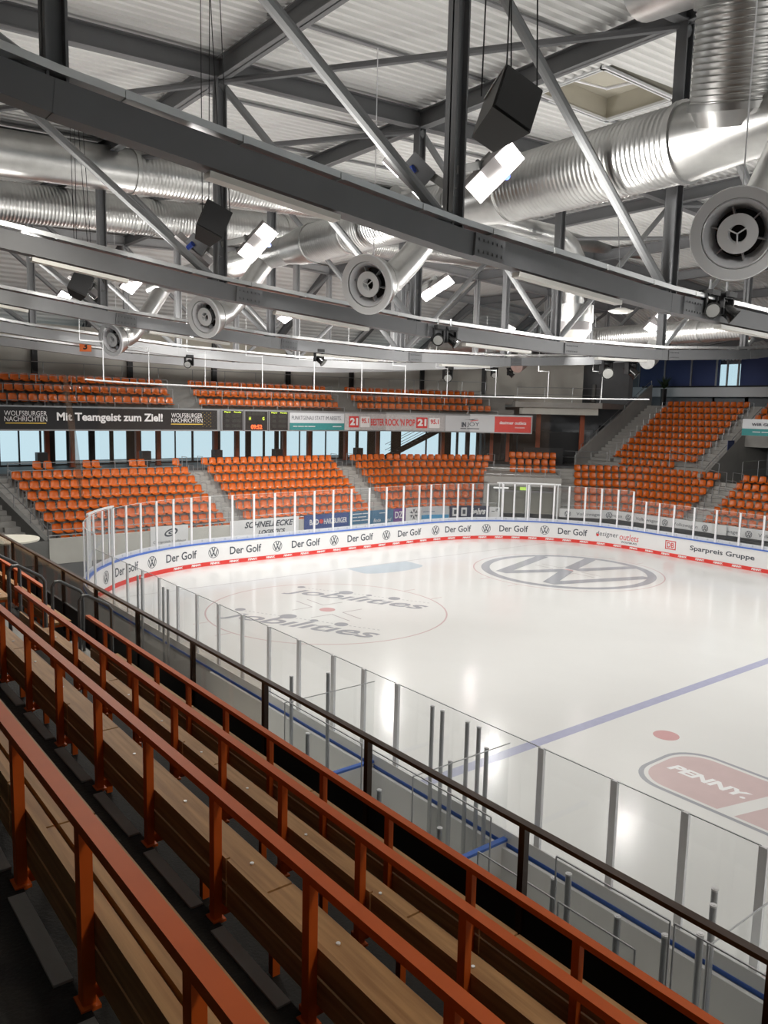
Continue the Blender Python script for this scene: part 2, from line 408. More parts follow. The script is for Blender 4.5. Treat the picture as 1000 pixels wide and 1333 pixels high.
# purlins and roof bracing
pn = ['far left', 'left', 'near left', 'left of middle', 'middle', 'right of middle', 'near right', 'right', 'far right']
for i, x in enumerate(NODES[1:-1]):
    p = MB().ibeam((x, -46, tz(x)-.02), (x, 10, tz(x)-.02), .28, .5).ibeam((x, 10, tz(x)-.02), (x, 17.6, roof_z(x, 17.6)-.4), .28, .5)
    tag(p.build('roof_beam', 'steel_dark'), f'dark steel roof beam running the length of the hall, {pn[i]} one', 'roof beam', 'roof beams')
for ti, (ya, yb) in enumerate([(-23.7, -14.8), (-14.8, -5.9), (-5.9, 3.0)]):
    for i, (a, b) in enumerate(((-20.5, -13.8), (-13.8, -7.1), (6.3, 13.0))):
        p = MB().tube((b, ya, tz(b)-.3), (a, yb, tz(a)-.3), .09)
        tag(p.build('roof_brace', 'steel_dark'), f'slanting brace under the roof deck, {nth(i+1)} from the left in the {nth(ti+1)} bay', 'brace', 'roof braces')
# thin conduits and hangers under the deck
for i, (y, xa, xb) in enumerate(((-25.4, -16, 4), (-20.9, -16, -6), (-17.6, -14, -1), (-12.2, -14, 2), (-9.0, -14, 6))):
    p = MB()
    nn = 12
    for q in range(nn):
        a, b = xa+(xb-xa)*q/nn, xa+(xb-xa)*(q+1)/nn
        p.beam((a, y, roof_z(a, y)-.05), (b, y, roof_z(b, y)-.05), .14, .05)
    c = p.build('ceiling_tray', 'steel_tube'); tag(c, f'thin cable tray fixed under the ceiling, {nth(i+1)} from the front', 'cable tray', 'trays under the ceiling')

# ================================================================= DUCTS
def spiral_duct(mb, a, b, r, n=28, pitch=.11, bulge=.012):
    a, b = Vector(a), Vector(b); L = (b-a).length; m = max(2, int(L/pitch)); pts = []; rs = []
    for i in range(m):
        for q, dr in ((0, 0), (.5, 0), (.7, bulge), (.85, bulge)):
            pts.append(a+(b-a)*((i+q)/m)); rs.append(r+dr)
    return mb.path(pts, rs, n)
def collar(mb, c, d, r, wdt=.12):
    c, d = Vector(c), Vector(d).normalized(); return mb.path([c-d*wdt/2, c+d*wdt/2], r, 28)
DX, DZ = -8.83, 12.9
du = thing('main_duct', 'large ribbed galvanised ventilation duct running along the near side of the ice', 'air duct', (DX, -17, DZ-.8))
spiral_duct(MB(), (DX, -25.0, DZ), (DX, -20.3, DZ), .74).build('ribbed_pipe', 'galv', du, smooth=True)
MB().path([(DX, -20.3, DZ), (DX, -19.9, DZ), (DX, -19.0, DZ-.02), (DX, -18.4, DZ-.02)], [.745, .72, .62, .6], 28).build('reducer', 'galv', du, smooth=True)
spiral_duct(MB(), (DX, -18.4, DZ), (DX, -11.6, DZ), .60).build('ribbed_pipe', 'galv', du, smooth=True)
MB().path([(DX, -11.6, DZ), (DX, -10.9, DZ), (DX, -10.2, DZ)], [.61, .60, .5], 28).build('reducer', 'galv', du, smooth=True)
spiral_duct(MB(), (DX, -10.2, DZ), (DX, -1.5, DZ), .46).build('ribbed_pipe', 'galv', du, smooth=True)
MB().path([(DX, -1.5, DZ), (DX, 0, DZ), (DX-.4, 1.0, DZ-.3)], [.47, .42, .34], 24).build('reducer', 'galv', du, smooth=True)
for yy, rr in ((-25.0, .79), (-20.3, .77), (-18.4, .64), (-13.7, .63), (-11.6, .64), (-10.2, .5), (-6, .5)):
    collar(MB(), (DX, yy, DZ), (0, 1, 0), rr).build('collar', 'galv', du, smooth=True)
# junction near the camera
MB().path([(DX, -25.0, DZ), (DX-.05, -25.8, DZ-.02), (DX-.35, -27.2, DZ-.1), (DX-.5, -29.5, DZ-.1)], [.74, .66, .55, .52], 28).build('branch_pipe', 'galv', du, smooth=True)
MB().add([(DX, -25.3, DZ+.55), (DX-.2, -25.3, DZ-.45), (DX-.6, -28.6, DZ-.5), (DX-.9, -27.6, DZ+1.0), (DX+.4, -25.3, DZ+.55), (DX+.3, -28.6, DZ-.5), (DX+.3, -27.6, DZ+1.0)],
         [(0, 1, 2, 3), (4, 6, 5), (0, 3, 6, 4), (2, 5, 6, 3), (1, 0, 4, 5, 2)]).build('gusset_box', 'galv', du)
up_ = thing('riser_duct', 'thick ribbed duct rising to the roof above the big duct at upper right', 'air duct', (-9.9, -26.4, 13.0))
ja, jb = Vector((-9.15, -26.25, 13.2)), Vector((-9.60, -26.55, 14.75))
MB().path([ja-(jb-ja)*.2, ja], [.72, .86], 28).build('neck', 'galv', up_, smooth=True)
spiral_duct(MB(), ja, jb, .86, 30, .10, .016).build('ribbed_pipe', 'galv', up_, smooth=True)
collar(MB(), ja, jb-ja, .92).build('collar', 'galv', up_, smooth=True); collar(MB(), jb, jb-ja, .92).build('collar', 'galv', up_, smooth=True)
MB().path([jb, jb+Vector((-.1, -.1, .35)), jb+Vector((-.05, .35, .8)), jb+Vector((.2, 1.1, 1.1)), jb+Vector((.6, 2.6, 1.25))], [.87, .87, .82, .7, .55], 28).build('elbow', 'galv', up_, smooth=True)

def cross_duct(label, y, z0, slope, r, x0, x1, step, par=0, inc=1):
    t = thing('cross_duct', label, 'air duct', (0, y, z0), 'long ducts across the hall')
    f = lambda x: z0+slope*(x+14)
    x = x0; i = par
    while x < x1:
        xe = min(x+step, x1); mb = MB()
        if i % 2 == 0: spiral_duct(mb, (x, y, f(x)), (xe, y, f(xe)), r, 24, .13)
        else: mb.path([(x, y, f(x)), (xe, y, f(xe))], r, 24)
        mb.build('ribbed_pipe' if i % 2 == 0 else 'smooth_pipe', 'galv', t, smooth=True)
        collar(MB(), (xe, y, f(xe)), (1, 0, slope), r+.04, .1).build('collar', 'galv', t, smooth=True)
        x = xe; i += inc
    return t
cross_duct('long galvanised duct crossing under the roof, the higher and nearer of the two at left', -6.7, 15.3, .055, .70, -27, 20, 14, 1)
cross_duct('long ribbed duct crossing under the roof, the lower and farther of the two at left', -1.5, 14.95, .057, .72, -25, 20, 7, 0, 2)
fd = thing('side_duct', 'ribbed duct running along the far side of the ice under the roof', 'air duct', (14, -6, 11.1))
spiral_duct(MB(), (14, -20, 11.8), (14, -4, 11.8), .55, 20, .14).build('ribbed_pipe', 'galv', fd, smooth=True)
MB().path([(14, -4, 11.8), (14, 8, 11.8)], .5, 20).build('smooth_pipe', 'galv', fd, smooth=True)
for yy in (-20, -12, -4, 2, 8): collar(MB(), (14, yy, 11.8), (0, 1, 0), .6).build('collar', 'galv', fd, smooth=True)
for i, yy in enumerate((-9.5, -.5)):
    e = MB().path([(14, yy, 11.5), (13.8, yy, 11.0), (13.3, yy-.2, 10.5), (12.8, yy-.3, 10.3)], .42, 16)
    tag(e.build('branch_elbow', 'galv', smooth=True), f'short duct elbow below the far side duct, {("right", "left")[i]} one', 'duct elbow', 'elbows on the far duct')

def jet_nozzle(i, c, duct_y):
    c = Vector(c); lab = ['largest round jet nozzle at the right edge, silver with three spokes', 'round silver jet nozzle hanging in the middle below the big duct',
         'round jet nozzle left of centre beside the twin floodlight, half hidden by a truss', 'small round jet nozzle at left, near the orange number sign'][i]
    t = thing('jet_nozzle', lab, 'air nozzle', c, 'jet nozzles on the main duct')
    n = Vector((-.9, -.36, -.25)).normalized(); x = n.cross(Vector((0, 0, 1))).normalized(); y = x.cross(n)
    def ringpath(prof, name, m, seg=36):
        mb = MB(); k = len(prof)
        vs = [c + n*d + (x*math.cos(2*math.pi*q/seg)+y*math.sin(2*math.pi*q/seg))*r for q in range(seg) for d, r in prof]
        fs = [(q*k+j, q*k+j+1, ((q+1) % seg)*k+j+1, ((q+1) % seg)*k+j) for q in range(seg) for j in range(k-1)]
        return mb.add(vs, fs).build(name, m, t, smooth=True)
    ringpath([(-.03, .70), (.0, .70), (.03, .685), (.0, .54), (-.02, .53)], 'flange', 'white_metal')
    ringpath([(-.04, .52), (-.02, .50), (-.12, .44), (-.32, .36), (-.33, .50)], 'bell', 'alu')
    hd = ringpath([(-.06, .30), (-.06, .14), (-.10, .13), (-.25, .13)], 'hub_disc', 'white_metal')
    ringpath([(-.10, .30), (-.35, .2)], 'hub_body', 'alu_dark')
    ringpath([(-.36, .0), (-.36, .42)], 'throat', 'black')
    ringpath([(-.06, .62), (-.35, .62), (-.40, .60), (-.42, .55)], 'ring_housing', 'galv')
    for q in range(6):
        a = q*math.pi/3+.3; v = x*math.cos(a)+y*math.sin(a)
        MB().beam(c+v*.28-n*.2, c+v*.42-n*.2, .02, .16, n).build('vane', 'alu_dark', t)
    for q in range(3):
        a = q*2*math.pi/3+.5; v = x*math.cos(a)+y*math.sin(a)
        MB().tube(c-n*.04, c+v*.15-n*.04, .012, 6).build('spoke', 'white_metal', hd)
    e = Vector((DX, duct_y, DZ-.1)); back = c-n*.42
    mid = back-n*.75
    MB().path([back, back-n*.35, mid, (mid*2+e)/3+Vector((0, 0, -.1)), e], [.60, .46, .36, .34, .34], 28).build('cone', 'galv', t, smooth=True)
    MB().tube(c+Vector((0, 0, .6))-n*.3, c-n*.3+Vector((0, 0, 5.3)), .012, 5).build('hanging_wire', 'alu', t)
for i, (c, dy) in enumerate((((-11.52, -27.7, 10.36), -27.2), ((-12.0, -18.8, 10.47), -18.0), ((-11.65, -9.3, 10.45), -8.6), ((-11.5, -.1, 10.2), .4))):
    jet_nozzle(i, c, dy)

# round ceiling diffuser
t = thing('drum_diffuser', 'round drum-shaped air diffuser hanging from a duct elbow right of the middle', 'air diffuser', (.95, -14.75+.9, 10.8))
cx, cy = 1.7, -13.85
MB().path([(cx, cy, 11.70), (cx, cy, 11.05)], .78, 32).build('drum_top', 'galv', t, smooth=True)
MB().path([(cx, cy, 11.05), (cx, cy, 10.73)], .74, 32).build('drum_band', 'housing', t, smooth=True)
MB().path([(cx, cy, 10.73), (cx, cy, 10.40), (cx, cy, 10.35)], [.72, .50, .46], 32).build('cone', 'batten', t, smooth=True)
MB().path([(cx, cy, 11.70), (cx, cy, 12.9), (cx-.1, cy, 13.4), (cx-.5, cy, 13.85), (cx-1.1, cy, 14.1), (cx-3.5, cy, 14.15), (cx-9, cy, 14.2)], [.40, .42, .45, .45, .42, .36, .36], 24).build('elbow', 'galv', t, smooth=True)
t = thing('dish_lamp', 'flat oval white dish lamp under the nearest truss, right of the drum diffuser', 'lamp', (2.2, -15.7, 11.3))
MB().path([(2.2, -15.7, 11.50), (2.2, -15.7, 11.40), (2.2, -15.7, 11.32)], [.2, .46, .30], 24).build('dish', 'batten', t, smooth=True)
MB().tube((2.2, -15.7, 11.5), (2.2, -15.2, 16.3), .015, 5).build('hanging_wire', 'steel_tube', t)

# ================================================================= FLOODLIGHTS
def floodlight(i, c, aim, label, power=True, watts=None, target=None):
    c = Vector(c); n = Vector(aim).normalized(); x = n.cross(Vector((0, 0, 1))).normalized(); y = x.cross(n)
    x, y = x*math.cos(.5)+y*math.sin(.5), -x*math.sin(.5)+y*math.cos(.5); R = Matrix((x, y, n)).transposed()
    t = thing('floodlight', label, 'floodlight', c, 'twin floodlights on the trusses')
    hs = MB().box(c-n*.06, (.56, 1.12, .12), R=R).build('housing', 'housing', t)
    for s in (-1, 1): MB().box(c+y*s*.36+n*.005, (.50, .37, .02), R=R).build('lens', 'led' if power else 'batten', hs)
    MB().box(c-n*.25-y*.05, (.30, .45, .24), R=R).build('driver_box', 'box_mid', t)
    MB().tube(c-n*.2+x*.33-y*.1, c-n*.2-x*.33-y*.1, .04).box(c-n*.35-x*.35, (.1, .5, .3), R=R).build('bracket', 'steel_dark', t)
    MB().path([c-n*.1-x*.34+y*.12, c-n*.3-x*.44+y*.08], .07, 10).build('plug', 'plug_blue', t)
    nxx = min(NODES, key=lambda q_: abs(q_-c.x)); ny = min(TY, key=lambda q_: abs(q_-c.y))
    MB().beam(c-n*.35, (nxx, ny, c.z-.25), .10, .14).build('arm', 'box_mid', t)
    if power:
        ld = bpy.data.lights.new('flood', 'SPOT'); ld.energy = watts or FLOOD_W; ld.spot_size = rad(150); ld.spot_blend = .8; ld.shadow_soft_size = .35; ld.color = (1, .975, .94)
        lo = bpy.data.objects.new('flood_lamp', ld); COL.objects.link(lo); lo.location = c+n*.45
        d = (Vector(target) - lo.location).normalized() if target else n
        lo.rotation_euler = d.to_track_quat('-Z', 'Y').to_euler()
    return t
pos = []
for ti, Y in enumerate((-23.7, -14.8, -5.9, 3.0)):
    pos.append((-12.55, Y+.25, 11.95, ti)); pos.append((-6.0, Y+.25, 11.55-.1*ti, ti)) if ti else None
    pos.append((7.3, Y+.9, 11.55, ti)); pos.append((14.2, Y+.6, 11.75, ti))
side = {-12.55: 'left', -6.0: 'middle left', 7.3: 'middle right', 14.2: 'far right'}
for i, (x, y, z, ti) in enumerate(pos):
    aim = (-.12, -.75, -.62) if x < -10 else (.0, -.6, -.8) if x < 0 else (-.45, -.55, -.6) if x < 10 else (-.5, -.55, -.6)
    tx = 7 if x < 0 else -4
    floodlight(i, (x, y, z), aim, f'lit twin-panel floodlight on the {names[ti]} roof truss, {side[x]} position', target=(tx, y+2.5, 0))
for i, Y in enumerate((-23.7, -14.8, -5.9)):
    floodlight(i, (-14.15, Y+.9, 11.6), (-.35, .62, -.7), f'lit floodlight aimed at the near stand, left of the {names[i]} truss post', watts=[500, 900, 900][i], target=(-18, Y+6, 2))
for i, Y in enumerate((-33.0, -41.0)):
    for x in (-12.5, 0, 12.5):
        ld = bpy.data.lights.new('flood_behind', 'SPOT'); ld.energy = FLOOD_W; ld.spot_size = rad(150); ld.spot_blend = .8; ld.shadow_soft_size = .35; ld.color = (1, .975, .94)
        lo = bpy.data.objects.new('flood_lamp', ld); COL.objects.link(lo); lo.location = (x, Y, 11.6)
        lo.rotation_euler = (Vector((x*.3, Y+1, 0))-lo.location).to_track_quat('-Z', 'Y').to_euler()
# stage spot lamps under the chords
def stage_lamp(i, c, lab, big=1.):
    c = Vector(c); t = thing('stage_lamp', lab, 'stage lamp', c, 'black moving-head lamps')
    s = big
    MB().box(c+Vector((0, 0, .32*s)), (.34*s, .34*s, .12*s)).build('base', 'black', t)
    y_ = MB().box(c+Vector((.2*s, 0, .08*s)), (.05*s, .16*s, .42*s)).box(c-Vector((.2*s, 0, -.08*s)), (.05*s, .16*s, .42*s)).box(c+Vector((0, 0, .26*s)), (.44*s, .16*s, .05*s)); y_.build('yoke', 'black', t)
    d = Vector((.4, -.6, -.6)).normalized() if i % 2 else Vector((-.5, -.6, -.3)).normalized()
    MB().path([c-d*.22*s, c-d*.1*s, c+d*.2*s, c+d*.28*s], [.10*s, .15*s, .15*s, .19*s], 14).build('head', 'black_gloss', t, smooth=True)
    MB().path([c+d*.275*s, c+d*.29*s], .15*s, 14).build('lens', 'box_mid', t, smooth=True)
    MB().tube(c+Vector((0, 0, .36*s)), c+Vector((0, 0, .62*s)), .03).build('clamp', 'steel_tube', t)
for i, (c, lab, b) in enumerate((((-6.3, -15.0, 9.85), 'black moving-head lamp under the second truss, left of the splice', 1.), ((-5.75, -15.0, 9.85), 'black moving-head lamp under the second truss, right beside its twin', 1.),
        ((-5.62, -23.85, 10.12), 'black stage lamp at right under the nearest truss, left of the pair', 1.05), ((-5.05, -23.95, 10.12), 'black stage lamp at right under the nearest truss, right of the pair', 1.05),
        ((-6.6, 2.9, 9.6), 'small black stage lamp under the fourth truss at left', 1.), ((-4.8, -5.9, 9.6), 'small black stage lamp under the third truss beside a lit floodlight', 1.),
        ((14.7, 2.9, 10.0), 'small black stage lamp under the fourth truss, right of centre', 1.1), ((16.2, 2.9, 10.1), 'small tilted stage lamp under the fourth truss beside another', 1.),
        ((14.4, -6.1, 10.0), 'large black stage lamp hanging left of the far upper seats', 1.9), ((16.7, -6.1, 10.1), 'large black stage lamp hanging in front of the far windows', 1.7),
        ((10.6, 2.9, 9.7), 'hanging dark stage lamp in the middle under the farthest chords', 1.5))):
    stage_lamp(i, c, lab, b)

# speakers
def speaker(i, c, lab):
    c = Vector(c); t = thing('hanging_speaker', lab, 'speaker', c, 'black speakers hung from the roof')
    R = Matrix.Rotation(rad(-18), 3, 'Z') @ Matrix.Rotation(rad(24), 3, 'Y') @ Matrix.Rotation(rad(-16), 3, 'X')
    fr = [(-.36, -.42, -.42), (.36, -.42, -.42), (.36, -.42, .42), (-.36, -.42, .42)]; bk = [(-.22, .40, -.34), (.22, .40, -.34), (.22, .40, .34), (-.22, .40, .34)]
    R = R*.8; vs = [c+R @ Vector(v) for v in fr+bk]
    MB().add(vs, [(0, 1, 2, 3), (7, 6, 5, 4), (0, 4, 5, 1), (1, 5, 6, 2), (2, 6, 7, 3), (3, 7, 4, 0)]).build('cabinet', 'speaker', t)
    MB().add([c+R @ Vector((a, -.43, b)) for a, b in ((-.33, -.39), (.33, -.39), (.33, .39), (-.33, .39))]+[c+R @ Vector((a, -.455, b)) for a, b in ((-.33, -.39), (.33, -.39), (.33, .39), (-.33, .39))], [(4, 5, 6, 7), (0, 1, 5, 4), (1, 2, 6, 5), (2, 3, 7, 6), (3, 0, 4, 7)]).build('grille', 'black', t)
    for sx in (-1, 1):
        MB().beam(c+R @ Vector((.33*sx, -.3, .40)), c+R @ Vector((.24*sx, .3, .36)), .04, .02).build('rigging_rail', 'alu', t)
        for sy in (-.35, .35):
            a = c+R @ Vector((.3*sx, sy, .41)); MB().tube(a, Vector((c.x+.1*sx, c.y+sy*.6, roof_z(c.x, c.y))), .010, 5).build('cable', 'black', t)
for i, (c, l) in enumerate((((-16.05, -27.0, 11.25), 'largest black speaker hanging from cables at upper middle'), ((-15.78, -18.3, 11.32), 'black speaker hanging in front of a ribbed duct, above a floodlight'), ((-15.7, -9.4, 10.98), 'small dark speaker hanging at left behind the trusses'))): speaker(i, c, l)
# number sign
t = thing('number_sign', 'small orange sign with the number 3 hanging under the truss at left', 'sign', (-9.65, 8.9, 10.75))
sx = Vector((.78, -.62, 0)); MB().box((-9.65, 8.9, 10.48), (.62, .03, .55), R=Matrix((sx, Vector((.62, .78, 0)), Vector((0, 0, 1)))).transposed()).build('plate', 'sign_orange', t)
text_mb('3', .22, .34, plane_map((-9.67, 8.88, 10.48), sx, (0, 0, 1)), .03).build('lettering', 'black', t)
MB().tube((-9.65, 8.9, 10.7), (-9.65, 8.9, 16), .012, 5).build('hanging_wire', 'steel_tube', t)

# ================================================================= ICE AND MARKINGS
ice = thing('ice_sheet', 'bright white ice sheet of the rink with painted lines and logos', 'ice', (0, -20, 0))
pts = [rink(s) for s in np.concatenate([[-45.0], np.linspace(-A, 0, 40), np.linspace(13, 13+A, 40), [13+A+31.6]])]
MB().prism(pts, -.02, 0).build('ice', 'ice', ice)
def flat(poly, m, name, z=.002, label=None, fs=None): 
    mb = MB(); mb.add([(x, y, z) for x, y in poly], fs or [tuple(range(len(poly)))]); return mb.build(name, m, ice, label)
def ring(cx, cy, r0, r1, m, name, z=.002, n=96, label=None):
    vs = []; fs = []
    for k in range(n):
        a = 2*math.pi*k/n; vs += [(cx+r0*math.cos(a), cy+r0*math.sin(a), z), (cx+r1*math.cos(a), cy+r1*math.sin(a), z)]
        fs.append((2*k, 2*k+1, (2*k+3) % (2*n), (2*k+2) % (2*n)))
    return MB().add(vs, fs).build(name, m, ice, label)
def disc(cx, cy, r, m, name, z=.003, label=None, n=40): return flat([(cx+r*math.cos(2*math.pi*k/n), cy+r*math.sin(2*math.pi*k/n)) for k in range(n)], m, name, z, label)
def stroke(a, b, wd, m, name, z=.002):
    a, b = Vector((*a, 0)), Vector((*b, 0)); d = (b-a).normalized(); p = Vector((-d.y, d.x, 0))*wd/2
    return flat([(a-p)[:2], (b-p)[:2], (b+p)[:2], (a+p)[:2]], m, name, z)
stroke((-13.6, -4), (13.6, -4), .05, 'ice_line', 'goal_line')
stroke((-14.98, -22.86), (14.98, -22.86), .30, 'ice_blue', 'blue_line')
stroke((-14.98, -30), (14.98, -30), .30, 'ice_redline', 'centre_line')
crease = [(-1.83, -4.05)]+[(1.83*math.cos(rad(a)), -4.05-1.83*math.sin(rad(a))*1.0) for a in range(180, -1, -12)][1:-1]+[(1.83, -4.05)]
flat([(-1.83, -4.05), (-1.83, -5.2)]+[(1.83*math.sin(rad(a)), -5.2-.65*math.cos(rad(a))) for a in range(-90, 91, 15)][1:-1]+[(1.83, -5.2), (1.83, -4.05)], 'ice_crease', 'goal_crease', label='pale blue goal crease')
for cx_ in (-7, 7):
    ring(cx_, -10, 4.47, 4.53, 'ice_redline', 'face_off_circle')
    disc(cx_, -10, .30 if cx_ < 0 else .3, 'ice_red', 'face_off_spot', .005)
    for sx in (-1, 1):
        for sy in (-1, 1):
            c0 = (cx_+.25*sx, -10+.65*sy); stroke(c0, (c0[0]+.9*sx, c0[1]), .05, 'ice_line', 'face_off_mark', .004); stroke(c0, (c0[0], c0[1]+1.15*sy), .05, 'ice_line', 'face_off_mark', .0045)
            stroke((cx_+4.47*sx, -10+.85*sy), (cx_+5.05*sx, -10+.85*sy), .05, 'ice_redline', 'hash_mark')
for x_ in (-7, 7): disc(x_, -24.36, .30, 'ice_red', 'face_off_spot')
ring(0, -30, 4.47, 4.53, 'ice_line', 'centre_circle')
# car maker roundel on the ice, upright towards +X
ring(7, -10, 3.72, 4.13, 'ice_grey', 'logo_ring', .003)
def vw(mapf, R, mb, wd):
    o_ = Vector(mapf(0, 0)); nrm = (Vector(mapf(.1, 0))-o_).cross(Vector(mapf(0, .1))-o_).normalized()*(1 if R > 1 else 1)
    """V over W strokes in a unit circle of radius R; mapf(u, v)."""
    S = [((-.34, .92), (-.04, .10)), ((.34, .92), (.04, .10)), ((-.10, .10), (.10, .10)),
         ((-.83, .52), (-.38, -.80)), ((.83, .52), (.38, -.80)), ((-.38, -.80), (-.0, .02)), ((.38, -.80), (.0, .02))]
    for (a, b) in S:
        if a[1] == b[1]: continue
        h = wd*R/2
        # horizontal cuts keep the glyph's flat ends
        sl = math.hypot(b[0]-a[0], b[1]-a[1])/abs(b[1]-a[1])*h
        q = [(a[0]*R-sl, a[1]*R), (a[0]*R+sl, a[1]*R), (b[0]*R+sl, b[1]*R), (b[0]*R-sl, b[1]*R)]
        ti_ = S.index((a, b))
        mb.add([Vector(mapf(*p))+nrm*(.0006*ti_) for p in q], [(0, 1, 2, 3)])
    return mb
vw(lambda u, v: (7+v, -10-u, .004), 3.85, MB(), .16).build('logo_letters', 'ice_grey', ice)
# sponsor script at the left circle
d_ = Vector((.477, -.879, 0)); u_ = Vector((.879, .477, 0))
for e_ in ((-3.95, -12.01), (-7.89, -14.04)):
    c = Vector((*e_, .0045))-d_*3.05+u_*.33
    text_mb('\u0237ob\u0131l\u0131t\u0131es', 6.1, 1.2, plane_map(c, d_, u_), .02, .3).build('lettering', 'ice_grey', ice, 'grey sponsor script across the left face-off circle')
for (x_, y_, r_) in ((-5.77, -6.23, .17), (-4.77, -8.08, .30), (-4.27, -8.99, .13), (-3.74, -9.98, .25), (-9.71, -8.21, .2), (-8.74, -10.04, .31), (-8.27, -11.04, .15), (-7.76, -12.0, .25)):
    disc(x_, y_, r_, 'ice_grey', 'script_dot', .006)
for a, b in (((-5.72, -6.40), (-3.0, -11.41)), ((-9.75, -8.3), (-7.04, -13.41))):
    a, b = Vector((*a, 0)), Vector((*b, 0)); mb = MB(); n_ = 32
    for q in range(n_):
        p, p2 = a+(b-a)*(q/n_), a+(b-a)*((q+.5)/n_); e = Vector((.017, .011, 0))
        mb.add([(v.x, v.y, .004) for v in (p-e, p2-e, p2+e, p+e)], [(0, 1, 2, 3)])
    mb.build('dotted_line', 'ice_grey', ice, kind='stuff')
# price-market logo in the neutral zone
def rr(x0, x1, y0, y1, r):   # rounded at the y1 end only
    return [(x0, y0), (x1, y0)]+[(x1-r+r*math.cos(rad(q)), y1-r+r*math.sin(rad(q))) for q in range(0, 91, 10)]+[(x0+r+r*math.cos(rad(q)), y1-r+r*math.sin(rad(q))) for q in range(90, 181, 10)]
flat(rr(-9.58, -7.22, -31, -24.98, .8), 'ice_grey', 'logo_outline', .0025); flat(rr(-9.48, -7.32, -30.9, -25.07, .75), 'ice', 'logo_border', .004)
pz = rr(-9.4, -7.42, -27.0, -25.15, .7); pz[1] = (-7.42, -27.5)
flat(pz, 'ice_pink', 'logo_panel', .0055, 'faded red logo panel')
flat([(-9.4, -30), (-7.42, -30), (-7.42, -27.85), (-9.4, -27.35)], 'ice_pink', 'logo_panel', .0055)
text_mb('PENNY.', 1.75, .34, plane_map((-8.42, -26.25, .008), (0, -1, 0), (1, 0, 0)), .05, .2).build('lettering', 'ad_white', ice, 'white slanted lettering')

# ================================================================= DASHER BOARDS
bd = thing('rink_boards', 'white advertising boards round the rink with blue top rail and red kick strip', 'rink boards', (0, 0, 0))
SS = list(np.concatenate([np.arange(-42, -A, 1.5), np.linspace(-A, 0, 46), [13], np.linspace(13, 13+A, 46)[1:], np.arange(13+A+1.5, 66, 1.5)]))
def wallstrip(mb, o0, o1, z0, z1, S=SS):
    a = [rink(s, o0) for s in S]; b = [rink(s, o1) for s in S]; n = len(S)
    vs = [(x, y, z) for z in (z0, z1) for L in (a, b) for x, y in L]
    g = lambda zi, li, i: (zi*2+li)*n+i; fs = []
    for i in range(n-1):
        fs += [(g(0, 0, i), g(1, 0, i), g(1, 0, i+1), g(0, 0, i+1)), (g(0, 1, i), g(0, 1, i+1), g(1, 1, i+1), g(1, 1, i)), (g(1, 0, i), g(1, 1, i), g(1, 1, i+1), g(1, 0, i+1))]
    return mb.add(vs, fs)
NE = [s for s in SS if s <= 0 or True]
wallstrip(MB(), .0, .10, .02, 1.06).build('board_panel', 'white_board', bd)
wallstrip(MB(), -.015, .0, .0, .19).build('kick_strip', 'red_kick', bd, 'red kick strip along the ice')
wallstrip(MB(), -.03, .13, 1.06, 1.12).build('cap_rail', 'blue_rail', bd, 'blue cap rail')
wallstrip(MB(), .10, .12, 1.12, 1.30).build('glass_sill', 'white_board', bd)
def on_boards(s, z, off=-.004):
    def f(u, v):
        x, y = rink(s+u, off); return Vector((x, y, z+v))
    return f
for i in range(-1, 8):
    s = 1.46+3.48*i if i < 7 else 22.4
    if i == 7: break
    text_mb('Der Golf', 1.72, .38, on_boards(s, .63), .016).build('lettering', 'ad_dark', bd)
text_mb('Der Golf', 1.72, .38, on_boards(-5.5, .63), .016).build('lettering', 'ad_dark', bd)
for s in (22.4,): pass
def roundel(s):
    mb = MB(); n = 40; f = on_boards(s, .62, -.005); R = .27
    for k in range(n):
        a, b = 2*math.pi*k/n, 2*math.pi*(k+1)/n
        mb.add([f(R*math.cos(a), R*math.sin(a)), f(R*math.cos(b), R*math.sin(b)), f(R*.9*math.cos(b), R*.9*math.sin(b)), f(R*.9*math.cos(a), R*.9*math.sin(a))], [(0, 1, 2, 3)])
    vw(f, R*.9, mb, .20); mb.build('roundel_logo', 'ad_dark', bd)
for s in (-7.2, -3.74, -.26, 3.24, 6.7, 10.22, 13.84, 17.2, 20.7): roundel(s)
text_mb('designer', 1.35, .36, on_boards(24.4, .66), 0.0, .1).build('lettering', 'ad_dark', bd)
disc_ = MB(); f = on_boards(23.82, .60, -.006); disc_.add([f(.085*math.cos(a), .085*math.sin(a)) for a in np.linspace(0, 6.2, 16)], [tuple(range(16))]); disc_.build('logo_dot', 'ad_red', bd)
text_mb('outlets', 1.2, .36, on_boards(25.75, .66), .0, .1).build('lettering', 'ad_red', bd)
text_mb('WOLFSBURG', 1.0, .11, on_boards(25.75, .36), .02).build('lettering', 'ad_dark', bd)
mb = MB(); f = on_boards(28.35, .62, -.005)
for (u0, u1, v0, v1) in ((-.32, .32, .19, .24), (-.32, .32, -.24, -.19), (-.32, -.27, -.24, .24), (.27, .32, -.24, .24)): mb.add([f(u0, v0), f(u1, v0), f(u1, v1), f(u0, v1)], [(0, 1, 2, 3)])
mb.build('logo_frame', 'ad_red', bd); text_mb('DB', .42, .29, on_boards(28.35, .62, -.006), .02).build('lettering', 'ad_red', bd)
text_mb('Sparpreis Gruppe', 3.5, .33, on_boards(31.25, .62), .02).build('lettering', 'ad_dark', bd)
for i in range(-10, 26):
    s = 19.0+1.01*(i-11)
    if -9 < s < 36: text_mb('PENNY.', .52, .11, on_boards(s, .10, -.022), .06, .2, res=1).build('lettering', 'ad_white', bd)
# back-end panel joints of the player bench door
bl = MB()

